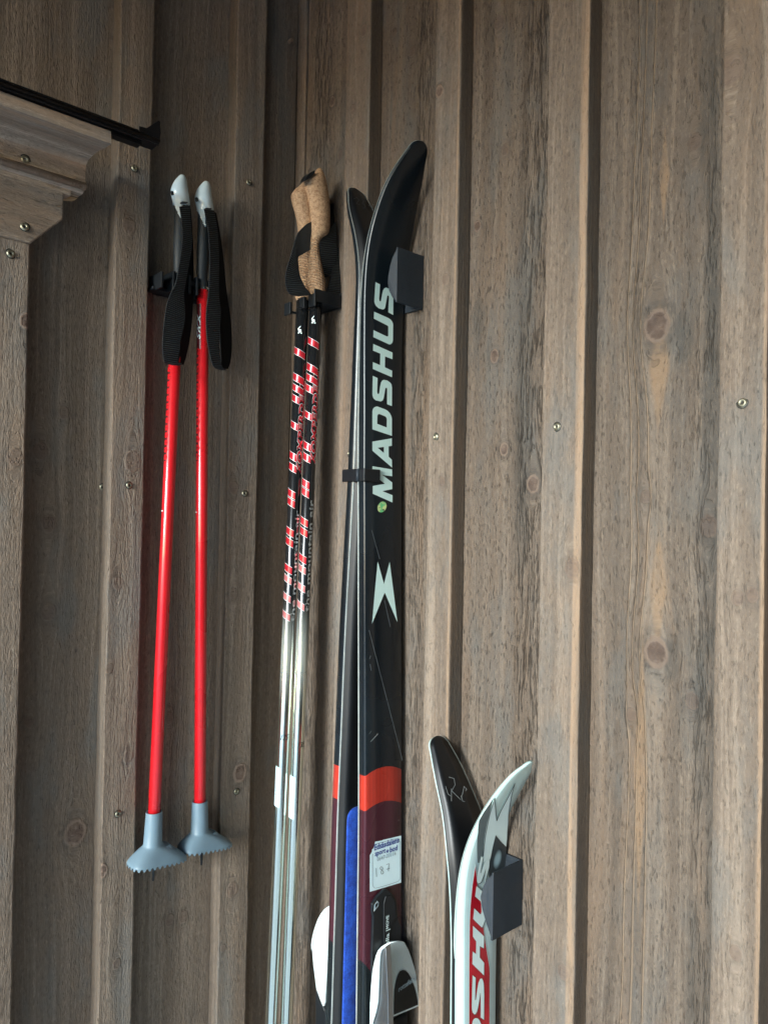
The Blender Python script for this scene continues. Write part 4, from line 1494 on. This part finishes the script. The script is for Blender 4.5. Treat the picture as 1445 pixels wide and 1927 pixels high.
def ribbon(name, rows, mat, root, n=60, th=0.0014):
    """rows: (pxL, pyL, yL, pxR, pyR, yR) edges of a webbing strap on Y planes"""
    S = smooth_pts(rows, n)
    rings, uvs = [], []
    arc = 0
    prev = None
    P = []
    for q in S:
        P.append((onY(q[0], q[1], q[2]), onY(q[3], q[4], q[5])))
    for i, (a, c_) in enumerate(P):
        m_ = (a + c_) / 2
        if prev is not None:
            arc += (m_ - prev).length
        prev = m_
        nx_ = (P[min(i + 1, n)][0] + P[min(i + 1, n)][1]) / 2 - (P[max(i - 1, 0)][0] + P[max(i - 1, 0)][1]) / 2
        wv = (c_ - a)
        nrm = wv.cross(nx_).normalized() * (th / 2)
        mid1 = a.lerp(c_, 0.33) - nrm * 0.3
        mid2 = a.lerp(c_, 0.67) - nrm * 0.3
        rings.append([a + nrm, mid1 + nrm, mid2 + nrm, c_ + nrm, c_ - nrm, mid2 - nrm, mid1 - nrm, a - nrm])
        uvs += [(0, arc), (.33, arc), (.67, arc), (1, arc), (1, arc), (.67, arc), (.33, arc), (0, arc)]
    v, f = loft(rings)
    o = put(name, v, f, mat, root, True, uvs)
    o.data.set_sharp_from_angle(angle=R(35))
    return o


def grip_loft(rows, ycen, depth=0.9, n=40, seg=26, maxd=0.016, tip=True):
    """rows: (row, pxL, pxR) -> elliptical sections about the plane y=ycen(row)"""
    S = smooth_pts(rows, n)
    rings = []
    meta = []
    for q in S:
        yy = ycen(q[0])
        a, c_ = onY(q[1], q[0], yy), onY(q[2], q[0], yy)
        cx = (a.x + c_.x) / 2
        rx = max(0.0008, abs(c_.x - a.x) / 2)
        # the wall is seen obliquely: widths on the Y plane overstate a round section
        rx_ = rx * 0.80
        ry = min(rx_ * depth, maxd)
        zc = (a.z + c_.z) / 2
        rings.append([Vector((cx + rx_ * math.cos(6.2832 * k / seg), yy + ry * math.sin(6.2832 * k / seg), zc)) for k in range(seg)])
        meta.append(q[0])
    return rings, meta


# ---- red poles on the left wall
def red_pole(label, top, bot, grip_rows, cap_split, dots_rows, strap_rows, yoff, logo=None, group=None):
    yp = YF - 0.006 - yoff
    p1 = onY(top[0], top[1], yp)
    p0 = onY(bot[0], bot[1], yp)
    root = thing('ski_pole', p0, label, 'ski pole', group)
    rad = 0.0072
    T = Tube(p0, p1, rad * 0.98, rad)
    ext = (p1 - p0).normalized()
    T = Tube(p0 - ext * 0.06, p1, rad * 0.98, rad)
    T.mesh('shaft', M_red, root, 0.05, None, nh=1)
    # printed rack of dots down the left flank
    ha, hb = T.h_at(dots_rows[1]), T.h_at(dots_rows[0])
    V, Fc = T.patch(ha, hb, R(-78), R(-42), 0.00015, nh=12)
    put('dark_print', V, Fc, M_scratch if 0 else plain('dark_red_print', (0.045, 0.006, 0.008), 0.4), root)
    parts = []
    nd = 13
    for i in range(nd):
        hc = ha + (hb - ha) * (i + 0.5) / nd
        rr_ = (hb - ha) / nd * 0.40
        V = [T.pt(hc, R(-56), 0.0003)] + [T.pt(hc + rr_ * math.cos(k * math.pi / 5), R(-56) + rr_ / rad * math.sin(k * math.pi / 5), 0.0003) for k in range(10)]
        parts.append((V, [(0, 1 + k, 1 + (k + 1) % 10) for k in range(10)]))
    join_put('dot_print', parts, M_red, root)
    root['group'] = 'pair of red poles'
    hm_ = T.h_at(dots_rows[2])
    V, Fc = T.patch(hm_, hm_ + 0.0014, R(-85), R(-50), 0.0003)
    put('height_mark', V, Fc, M_printE, root)
    if logo:
        h1_, h0_ = T.h_at(logo[0]), T.h_at(logo[1])
        V, Fc = T.patch(h0_ - 0.012, h1_ + 0.012, R(-88), R(-20), 0.0002, nh=4)
        put('logo_ground', V, Fc, plain('dark_red_print_2', (0.10, 0.006, 0.010), 0.35), root)
        T.text('logo', 'SWIX', h0_, h1_, R(-24), 0.0052, 0.0004, M_printE, root, 0.04, 0.35)
    # grip
    rings, meta = grip_loft(grip_rows, lambda r_: yp - 0.002, n=110, seg=64)
    v, f = loft(rings)
    cap, body = [], []
    seg = 64
    for q in f:
        if len(q) > 4:
            (cap if q[0] < seg and q[1] < seg else body).append(q)
            continue
        cx = sum((Vector(v[i]) for i in q), Vector()) / 4
        px, py = proj(cx)
        cy, cxp = cap_split[0], cap_split[2]
        dg = cxp - 13 + (py - (cy - 19)) * 0.42
        is_cap = py < cy - 19 or (py < cy and px > dg) or (py < cy + 31 and dg < px < cxp + 9) or (py < cy and cx.y > yp)
        (cap if is_cap else body).append(q)
    g1_ = put('grip', v, body, plain('soft_black_grip', (0.018, 0.024, 0.028), 0.5, bump=0.0002, gscale=400), root)
    g2_ = put('grip_cap', v, cap, M_white, root)
    so_ = g2_.modifiers.new('thick', 'SOLIDIFY')
    so_.thickness = 0.0012
    so_.offset = 1
    # slot and ledge marks on the cap
    c0 = cap_split[4]
    fronts = yp - 0.016
    P = [onY(c0[0] + x, c0[1] + y, yp - 0.0125) for x, y in ((-2.2, -4), (0.2, -2), (1.6, 3.5), (-1.0, 2.5))]
    bm = bmesh.new()
    prism(bm, P, (0, 0.004, 0))
    putbm('slot', bm, M_black, root)
    c0 = cap_split[5]
    P = [onY(c0[0] + x, c0[1] + y, yp - 0.0165) for x, y in ((-5, -0.8), (5, 0.2), (5.6, 1.8), (-4.4, 1.2))]
    bm = bmesh.new()
    prism(bm, P, (0, 0.006, 0))
    putbm('strap_wedge', bm, M_darkgrey, root)
    # metal ring between grip and shaft
    hr = T.len
    T.mesh('ferrule', M_alu, root, T.h_at(top[1] + 5), hr - 0.0001, 0.0008, nh=1)
    for k_, rows in enumerate(strap_rows):
        sh = 0.003 * k_
        ribbon('strap', [(a, b_, yp + da + sh, c_, d_, yp + db + sh) for a, b_, da, c_, d_, db in rows], (M_web, M_web_shade)[k_], root)
    return root, yp, T


grA = [(331, 339, 347), (336, 334, 350), (345, 327, 352), (356, 322, 354), (366, 321, 356), (385, 325, 358), (405, 325, 357), (430, 325, 355), (470, 324, 352), (510, 325, 348), (545, 324, 347), (560, 326, 345)]
grB = [(r_ + 12, a + 45.5 - (r_ - 340) * 0.01, c_ + 45 - (r_ - 340) * 0.01) for r_, a, c_ in grA]
grB[-1] = (545, 371, 392)
grB[-2] = (530, 371, 393)
sA = [[(338, 388, -.020, 357, 386, -.012), (341, 410, -.021, 358, 410, -.012), (343, 450, -.022, 361, 455, -.014), (338, 490, -.024, 356, 493, -.018),
       (331, 530, -.026, 349, 532, -.020), (322, 550, -.028, 346, 556, -.022), (314, 572, -.030, 348, 588, -.024), (309, 605, -.032, 346, 612, -.026),
       (306, 640, -.033, 338, 645, -.028), (306, 660, -.032, 336, 664, -.027), (308, 678, -.029, 334, 683, -.024), (312, 684, -.024, 337, 687, -.019), (318, 681, -.018, 342, 684, -.014)],
      [(325, 683, -.014, 345, 686, -.006), (334, 672, -.011, 350, 668, -.002), (338, 645, -.011, 356, 640, .000), (340, 600, -.012, 361, 596, .000), (345, 540, -.012, 363, 535, .000),
       (347, 480, -.012, 363, 478, .000), (348, 430, -.012, 361, 428, .000), (345, 395, -.010, 358, 392, .000)]]
q = lambda zx, zy: (280 + .218 * zx, 300 + .218 * zy)


def srow(zL, zR, zy, dl, dr, tilt=8):
    a, c_ = q(zL, zy), q(zR, zy + tilt)
    return (a[0], a[1], dl, c_[0], c_[1], dr)


sB = [[srow(480, 560, 430, -.021, -.012), srow(505, 585, 560, -.022, -.013), srow(520, 598, 700, -.023, -.015), srow(525, 605, 860, -.024, -.018), srow(523, 603, 1000, -.026, -.020),
       srow(515, 603, 1150, -.027, -.021), srow(498, 618, 1290, -.029, -.022), srow(495, 615, 1400, -.031, -.024), srow(500, 608, 1520, -.032, -.026), srow(518, 606, 1640, -.032, -.027),
       srow(540, 618, 1740, -.030, -.025), srow(562, 640, 1790, -.026, -.020), srow(600, 668, 1808, -.018, -.012)],
      [srow(610, 680, 1800, -.012, -.004), srow(622, 700, 1740, -.010, .000), srow(618, 712, 1640, -.010, .002), srow(612, 712, 1500, -.011, .002), srow(606, 700, 1340, -.011, .002), srow(600, 675, 1180, -.011, .002),
       srow(596, 655, 1000, -.011, .002), srow(585, 636, 800, -.011, .002), srow(572, 610, 620, -.011, .000), srow(560, 578, 450, -.010, .000)]]
g_red = None
rp1, yp1, T1 = red_pole('red children\'s ski pole on the left, hanging lower with its strap covering the shaft top', (334, 560), (290, 1532), grA, (385, 416, 334, 0.28, (326, 362), (348, 379)),
                        (690, 868, 963), sA, 0.004)
rp2, yp2, T2 = red_pole('red children\'s ski pole on the right of the pair, white logo showing beside its strap', (382, 541), (376, 1512), grB, (396, 430, 378, 0.26, (372, 374), (393, 391)),
                        (655, 868, 965), sB, 0.002, logo=(592, 640))


# baskets
def basket(root, T, sleeve_top, sleeve_bot, rimL, rimR, rimcorner, yp):
    h1_ = T.h_at(sleeve_top)
    h0_ = T.h_at(sleeve_bot)
    V, Fc = [], []
    seg = 120
    ax = T.ax
    top_c, bot_c = T.p0 + ax * h1_, T.p0 + ax * h0_
    pl_, pr_ = onY(rimL[0], rimL[1], yp - 0.012), onY(rimR[0], rimR[1], yp - 0.012)
    cx, cz = (pl_.x + pr_.x) / 2, (pl_.z + pr_.z) / 2
    hw = (pr_.x - pl_.x) / 2
    tiltz = (pr_.z - pl_.z) / (2 * hw)
    rings = []

    def ring(c0, rx, ry, zt, serr=0.0, sq=2.0, yc=None, dz=None):
        e = 2.0 / sq
        A = np.linspace(0, 2 * math.pi, 1601)
        xs_a = rx * np.sign(np.cos(A)) * np.abs(np.cos(A)) ** e
        ys_a = ry * np.sign(np.sin(A)) * np.abs(np.sin(A)) ** e
        L_ = np.concatenate([[0], np.cumsum(np.hypot(np.diff(xs_a), np.diff(ys_a)))])
        t_ = np.arange(seg) / seg * L_[-1]
        X_, Y_ = np.interp(t_, L_, xs_a), np.interp(t_, L_, ys_a)
        return [Vector((c0.x + x, c0.y + y, c0.z + x * zt)) for x, y in zip(X_, Y_)]
    rr_ = T.ra + 0.0024
    inner_top = ring(top_c - ax * 0.004, rr_ - 0.0012, rr_ - 0.0012, 0)
    rings.append(inner_top)
    rings.append(ring(top_c, rr_ - 0.0014, rr_ - 0.0014, 0))
    rings.append(ring(top_c, rr_ - 0.0002, rr_ - 0.0002, 0))
    rings.append(ring(top_c - ax * 0.001, rr_, rr_, 0))
    rings.append(ring(top_c.lerp(bot_c, 0.5), rr_ + 0.0006, rr_ + 0.0006, 0))
    rings.append(ring(bot_c, rr_ + 0.0013, rr_ + 0.0013, 0))
    rim_c = Vector((cx, yp - 0.001, cz))
    for t_, e_ in ((0.08, 0.04), (0.16, 0.14), (0.30, 0.34), (0.50, 0.58), (0.72, 0.82), (0.88, 0.95), (0.97, 1.0)):
        zc = bot_c.z + (rim_c.z - bot_c.z) * t_
        xx = bot_c.x + (rim_c.x - bot_c.x) * e_
        yy = bot_c.y + (rim_c.y - bot_c.y) * e_
        rx = (rr_ + 0.0013) * (1 - e_) + hw * e_
        ry = (rr_ + 0.0013) * (1 - e_) + 0.0185 * e_
        rings.append(ring(Vector((xx, yy, zc)), rx, ry, tiltz * e_, 0, 2.0 + 2.0 * e_))
    last = rings[-1]
    rings.append([p + Vector((0, 0, -0.0012)) for p in last])
    rings.append([p + Vector((0, 0, -0.0008 if k % 4 in (0, 1) else -0.0040)) for k, p in enumerate(last)])
    # turn under
    rim = rings[-1]
    rings.append([p + (rim_c - p) * 0.05 + Vector((0, 0, 0.0006)) for p in rim])
    rings.append([Vector((bot_c.x + (p.x - bot_c.x) * 0.5, bot_c.y + (p.y - bot_c.y) * 0.5, bot_c.z - 0.004)) for p in rim])
    v, f = loft(rings)
    o = put('basket', v, f, M_rubber, root)
    try:
        o.data.set_sharp_from_angle(angle=R(35))
    except Exception:
        pass
    bm = bmesh.new()
    tc = rim_c.copy()
    tc.x = (T.p0 + ax * (T.h_at(1630) if T.h_at(1630) > 0 else 0)).x
    q_ = ax.to_track_quat('Z', 'Y').to_matrix().to_4x4()
    bmesh.ops.create_cone(bm, cap_ends=True, segments=10, radius1=0.0012, radius2=0.0028, depth=0.03, matrix=Matrix.Translation(Vector((tc.x, tc.y - 0.004, rim_c.z - 0.006))) @ q_)
    putbm('tip', bm, M_black, root, True)


basket(rp1, T1, 1528, 1588, (252, 1637), (353, 1613), None, yp1)
basket(rp2, T2, 1508, 1564, (348, 1606), (438, 1588), None, yp2)

# ---- pole rack on the left wall
rk = thing('pole_rack', (onY(345, 530, YB).x, YB, onY(345, 530, YB).z), 'small black pole rack on the left wall behind the red poles', 'pole rack', 'pole racks on the walls')
zt_, zl_ = onY(330, 515, YB - .03).z, onY(330, 549, YB - .03).z
xa, xb2 = onY(297, 530, YB - 0.035).x, onY(392, 530, YB - 0.035).x
yk = YF + 0.001
bm = bmesh.new()
box(bm, (xa + 0.01, YB - 0.004, zl_), (xb2 + 0.004, YB - 0.0005, zt_))
o = putbm('back_plate', bm, M_black, rk)
bev(o, 0.0006)
bm = bmesh.new()
box(bm, (xa, yk - 0.003, zl_), (xb2, YB - 0.0042, zl_ + 0.004))
o = putbm('shelf', bm, M_black, rk)
bev(o, 0.0006)
zsh = zt_ + 0.001
for i, pxp in enumerate((300, 322, 352, 366, 391)):
    p = onY(pxp, 530, yk - 0.01)
    bm = bmesh.new()
    box(bm, (p.x - 0.0015, yk - 0.018, zl_ - 0.0002), (p.x + 0.0015, YB - 0.0044, zsh - (0.004 if i == 0 else 0)))
    o = putbm('prong', bm, M_black, rk)
    bev(o, 0.0006)
bm = bmesh.new()
a_, c_ = onY(345, 524, yk - .014), onY(385, 542, yk - .014)
box(bm, (a_.x, yk - 0.0145, c_.z), (c_.x, yk - 0.0125, a_.z))
o = putbm('front_bar', bm, M_black, rk)
bev(o, 0.0006)

# ---- the pair of black and silver poles by the corner
Xp = lambda px, py, x: onX(px, py, x)
# pole axes: at the rack (row 600) and at the bottom of the picture (row 1927)
YR = onX(647, 577, XB).y          # rack's near edge plane


def silver_pole(label, top, bot, ytop_, ybot_, rad):
    p1 = onY(top[0], top[1], ytop_)
    p0 = onY(bot[0], bot[1], ybot_)
    ax = (p1 - p0).normalized()
    p0 = p0 - ax * 0.22
    root = thing('ski_pole', p0, label, 'ski pole', 'pair of silver poles with cork handles')
    return root, Tube(p0, p1, rad * 0.94, rad)


b = NB('black_to_chrome_shaft')
sp = b.n('ShaderNodeSeparateXYZ')
b.l(b.obj(), sp.inputs[0])
Z = sp.outputs[2]
rD, TD = silver_pole('silver and black adult ski pole nearer the wall, its cork handle in front', (595, 556), (539, 1927), YR + 0.012, YR + 0.016, 0.0081)
rC, TC = silver_pole('silver and black adult ski pole further left, its cork handle behind a looped strap', (570, 566), (510, 1927), YR + 0.024, YR + 0.028, 0.0081)
zch1, zch0 = (TD.p0 + TD.ax * TD.h_at(1120)).z, (TD.p0 + TD.ax * TD.h_at(1340)).z
fz = b.step(Z, zch0, zch1)
b.l(b.mix(fz, (0.92, 0.98, 0.88), (0.010, 0.011, 0.012)), b.b.inputs['Base Color'])
b.v(b.b.inputs['Metallic'], b.step(Z, zch0, zch1, 1.0, 0.0))
b.b.inputs['Roughness'].default_value = 0.2
b.b.inputs['Coat Weight'].default_value = 0.5
b.b.inputs['Coat Roughness'].default_value = 0.05
M_shaft = b.m

zc_D = r1
# stripe rows measured on pole D; pole C carries the same print ~20 px lower
STR = [(634, 646), (682, 695), (702, 714), (722, 734), (772, 784), (829, 842), (850, 863), (899, 912), (915, 928), (970, 983), (989, 1002), (1039, 1052), (1059, 1071), (1093, 1105), (1127, 1139)]
for root, T, dy in ((rD, TD, 0), (rC, TC, 19)):
    T.mesh('shaft', M_shaft, root, nh=1)
    red, wht = [], []
    for i, (ra_, rb_) in enumerate(STR):
        h1_, h0_ = T.h_at(ra_ + dy), T.h_at(rb_ + dy)
        a1 = R(42) if i < 3 else R(8)
        sl = -0.0042
        red.append(T.patch(h0_, h1_, R(-82), a1, 0.00022, sl))
        wht.append(T.patch(h0_ - 0.00045, h0_, R(-82), a1, 0.00025, sl))
        wht.append(T.patch(h1_, h1_ + 0.00045, R(-82), a1, 0.00025, sl))
    for k_, (v, f) in enumerate(red):
        st_ = put('stripe', v, f, M_redstripe if k_ < 12 else M_pink, root)
        for v2, f2 in wht[2 * k_:2 * k_ + 2]:
            pn = put('pinstripe', v2, f2, M_printE, None)
            pn.parent = st_
    h1_, h0_ = T.h_at(700 + dy), T.h_at(872 + dy)
    T.text('maker_outline', 'KOMPERDELL', h0_ - 0.0008, h1_ + 0.0008, R(60), 0.0084, 0.00024, M_printE, root, 0.075, 0.12)
    T.text('maker_name', 'KOMPERDELL', h0_, h1_, R(57), 0.0074, 0.00032, M_redstripe, root, 0.05, 0.12)
    h1_, h0_ = T.h_at(941 + dy), T.h_at(1150 + dy)
    T.text('slogan', 'the mountain air', h0_, h1_, R(56), 0.0058, 0.00026, M_greyline if 0 else plain('silver_print', (0.55, 0.58, 0.58), 0.3, 0.6), root, 0.012, 0.0)
    # small silver mark under the rack
    h1_, h0_ = T.h_at(584 + dy + 12), T.h_at(600 + dy + 12)
    strokesV, strokesF = [], []
    for (ha, aa, hb2, ab) in ((0.9, -10, 0.55, -34), (0.55, -34, 0.45, -5), (0.35, -30, 0.3, -2), (0.3, -2, 0.15, -26), (0.12, -32, 0.08, 4)):
        hh0, hh1 = h0_ + (h1_ - h0_) * ha, h0_ + (h1_ - h0_) * hb2
        b0 = len(strokesV)
        wv = 0.0007
        strokesV += [T.pt(hh0 - wv, R(aa), .0003), T.pt(hh0 + wv, R(aa), .0003), T.pt(hh1 + wv, R(ab), .0003), T.pt(hh1 - wv, R(ab), .0003)]
        strokesF.append((b0, b0 + 1, b0 + 2, b0 + 3))
    put('silver_mark', strokesV, strokesF, M_printE, root, smooth=False)
    # length printed round the tube
    hn = T.h_at(1398 + (0 if dy == 0 else -14) + 6)
    V, Fc = text_pts('135', 1.0, 0.0, 0.35)
    xs = [v_.x for v_ in V]
    wid = max(xs) - min(xs)
    out = [T.pt(hn + v_.y * 0.0095, R(0 if dy == 0 else -28) + (v_.x - min(xs)) / wid * R(78), 0.0003) for v_ in V]
    put('length_number', out, Fc, M_base, root, smooth=False)
    # bar-code label
    ra_, rb_ = (1457, 1536) if dy == 0 else (1440, 1514)
    h1_, h0_ = T.h_at(ra_), T.h_at(rb_)
    V, Fc = T.patch(h0_, h1_, R(-80), R(-8), 0.0003, -0.0015, nh=6)
    lb_ = put('price_label', V, Fc, M_tag, root)
    V, Fc = [], []
    rnd = random.Random(4)
    hh = h0_ + 0.004
    while hh < h0_ + (h1_ - h0_) * 0.5:
        th_ = rnd.choice((0.0006, 0.0011, 0.0016))
        v2, f2 = T.patch(hh, hh + th_, R(-66), R(-42), 0.0005)
        b0 = len(V)
        V += v2
        Fc += [tuple(i + b0 for i in q_) for q_ in f2]
        hh += th_ + rnd.choice((0.0008, 0.0014))
    bc = put('barcode', V, Fc, M_greyline, None)
    bc.parent = lb_
    for aa in (-52, -36, -22):
        hs = h0_ + (h1_ - h0_) * 0.56
        he = h0_ + (h1_ - h0_) * (0.93 if aa != -34 else 0.8)
        V, Fc = T.patch(hs, he, R(aa - 2), R(aa + 2), 0.0005)
        ln_ = put('text_line', V, Fc, M_greyline, None)
        ln_.parent = lb_

# cork grips
gD = lambda zy, zl, zr: (300 + .166 * zy, 520 + .166 * zl, 520 + .166 * zr)
rowsD = [gD(92, 482, 496), gD(104, 465, 512), gD(130, 440, 528), (gD(180, 395, 548)), gD(230, 338, 566), gD(270, 306, 578), gD(330, 318, 588), gD(400, 338, 598), gD(500, 362, 606), gD(600, 378, 608), gD(700, 383, 607), gD(780, 382, 602), gD(830, 381, 580),
         gD(870, 380, 530), gD(910, 379, 500), gD(960, 377, 486), gD(1050, 372, 490), gD(1150, 366, 508), gD(1250, 362, 528), gD(1350, 359, 548), gD(1430, 362, 556), gD(1500, 380, 553), gD(1560, 400, 540)]
rowsC = [gD(236, 320, 350), gD(260, 300, 375), gD(300, 262, 400), gD(350, 215, 420), gD(400, 178, 425), gD(440, 163, 425), gD(500, 172, 425), gD(580, 195, 428), gD(680, 224, 430), gD(780, 240, 430), gD(900, 243, 415), gD(1000, 242, 400), gD(1100, 243, 395), gD(1250, 250, 400), gD(1400, 232, 400), gD(1540, 212, 395), gD(1600, 225, 385), gD(1660, 240, 375)]
yD, yC_ = YR + 0.010, YR + 0.026
for root, rows, yy in ((rD, rowsD, yD), (rC, rowsC, yC_)):
    S = smooth_pts(rows, 70)
    rings = []
    seg = 30
    for s_ in S:
        a, c_ = onY(s_[1], s_[0], yy), onY(s_[2], s_[0], yy)
        rx = max(0.0008, (c_.x - a.x) / 2)
        ry = min(rx, 0.0125)
        # ellipse with correct apparent half width for an oblique view
        th = HEAD
        app = rx * math.cos(R(36.5))
        k_ = app / math.hypot(rx * math.cos(R(36.5)), ry * math.sin(R(36.5)))
        cx = (a.x + c_.x) / 2
        rings.append([Vector((cx + rx * k_ * math.cos(6.2832 * j / seg), yy + ry * k_ * math.sin(6.2832 * j / seg), (a.z + c_.z) / 2)) for j in range(seg)])
    v, f = loft(rings)
    put('cork_grip', v, f, M_cork, root)
# dark mouth at the top of the front grip
P = [onY(520 + .166 * x, 300 + .166 * y, yD - 0.0105) for x, y in ((330, 236), (345, 190), (380, 148), (425, 122), (440, 122), (436, 145), (405, 185), (375, 210), (345, 228))]
bm = bmesh.new()
prism(bm, P, (0, 0.012, 0))
putbm('grip_opening', bm, M_black, rD)

# straps
s2 = lambda zx, zy: (520 + .166 * zx, 300 + .166 * zy)


def rr(l, r_, yl_, yr_):
    a, c_ = s2(*l), s2(*r_)
    return (a[0], a[1], yl_, c_[0], c_[1], yr_)


yf_ = YR - 0.004
ribbon('strap', [rr((400, 700), (400, 1010), yf_ + .016, yf_ + .016), rr((345, 730), (340, 1045), yf_ + .013, yf_ + .014), rr((285, 785), (290, 1075), yf_ + .011, yf_ + .013), rr((235, 850), (245, 1105), yf_ + .009, yf_ + .012),
                 rr((195, 970), (240, 1160), yf_ + .008, yf_ + .011), rr((160, 1100), (248, 1210), yf_ + .007, yf_ + .010), rr((120, 1230), (258, 1290), yf_ + .006, yf_ + .009), rr((103, 1330), (280, 1360), yf_ + .005, yf_ + .008),
                 rr((112, 1440), (320, 1440), yf_ + .005, yf_ + .007), rr((160, 1525), (360, 1490), yf_ + .005, yf_ + .007), rr((260, 1550), (390, 1535), yf_ + .006, yf_ + .008)], M_web, rC, th=0.0016)
ribbon('strap', [rr((590, 500), (690, 490), yf_ + .030, yf_ + .030), rr((590, 600), (765, 570), yf_ + .030, yf_ + .030), rr((590, 700), (784, 650), yf_ + .028, yf_ + .028), rr((610, 850), (784, 850), yf_ + .026, yf_ + .026),
                 rr((640, 1050), (782, 1050), yf_ + .024, yf_ + .024), rr((640, 1300), (776, 1300), yf_ + .022, yf_ + .022), rr((600, 1500), (770, 1500), yf_ + .022, yf_ + .022)], M_black, rD, th=0.0016)
ribbon('strap', [rr((600, 800), (672, 700), yf_ + .014, yf_ + .016), rr((560, 850), (676, 780), yf_ + .012, yf_ + .015), rr((505, 900), (680, 860), yf_ + .010, yf_ + .014), rr((486, 960), (683, 940), yf_ + .009, yf_ + .014), rr((486, 1050), (683, 1030), yf_ + .009, yf_ + .014),
                 rr((500, 1130), (675, 1120), yf_ + .010, yf_ + .014), rr((520, 1230), (662, 1210), yf_ + .012, yf_ + .015), rr((540, 1330), (640, 1300), yf_ + .015, yf_ + .018)], M_web, rD, th=0.0016)
ribbon('strap', [rr((680, 1000), (778, 1000), yf_ + .018, yf_ + .020), rr((672, 1130), (776, 1130), yf_ + .016, yf_ + .018), rr((640, 1230), (774, 1240), yf_ + .013, yf_ + .016), rr((612, 1340), (772, 1360), yf_ + .010, yf_ + .014), rr((590, 1430), (770, 1450), yf_ + .008, yf_ + .012), rr((575, 1500), (768, 1530), yf_ + .008, yf_ + .012)], M_web, rD, th=0.0016)

# ---- pole rack on the right wall
rk = thing('pole_rack', (XB, YR, onX(647, 577, XB).z), 'black pole rack on the wall under the cork handles', 'pole rack', 'pole racks on the walls')
zb0 = onX(647, 579, XB).z
zt0 = onX(647, 551, XB).z
bm = bmesh.new()
box(bm, (XB - 0.0035, YR, zb0), (XB - 0.0005, YR + 0.055, zt0 + 0.0))
o = putbm('back_plate', bm, M_black, rk)
bev(o, 0.0006)
xfree1 = onY(592, 570, YR).x
# near arm: an L-section bar out to the first prong
bm = bmesh.new()
box(bm, (xfree1, YR, zb0), (XB - 0.0038, YR + 0.0022, zt0 - 0.004))
o = putbm('arm', bm, M_black, rk)
bev(o, 0.0006)
pfar = onX(606, 598, XB - 0.004)
bm = bmesh.new()
prism(bm, [(xfree1, YR + 0.0024, zb0 + 0.0005), (XB - 0.004, YR + 0.0024, zb0 + 0.0005), (XB - 0.004, YR + 0.045, zb0 + 0.0005), (xfree1 + 0.018, YR + 0.0024 + 0.012, zb0 + 0.0005)], (0, 0, 0.0022))
o = putbm('shelf', bm, M_holder, rk)
bev(o, 0.0005)
# prongs between and outside the poles
for (px, rt_, rb2, dy_, wd) in ((593, 551, 575, 0.0, 0.0026), (574, 558, 580, 0.013, 0.0050), (547, 568, 591, 0.030, 0.0034)):
    pt_, pb_ = onY(px, rt_, YR + dy_), onY(px, rb2, YR + dy_)
    bm = bmesh.new()
    box(bm, (pt_.x - wd / 2, YR + dy_ - 0.001, pb_.z), (pt_.x + wd / 2, YR + dy_ + 0.012, pt_.z))
    o = putbm('prong', bm, M_black, rk)
    bev(o, 0.0006)
for (pa_, pb_, dy_) in (((560, 576), (592, 586), 0.014), ((543, 583), (565, 592), 0.032)):
    a_, c_ = onY(pa_[0], pa_[1], YR + dy_), onY(pb_[0], pb_[1], YR + dy_)
    bm = bmesh.new()
    box(bm, (a_.x, YR + dy_, c_.z), (c_.x, YR + dy_ + 0.003, a_.z))
    o = putbm('cross_bar', bm, M_black, rk)
    bev(o, 0.0005)
print('objects', len(bpy.data.objects))
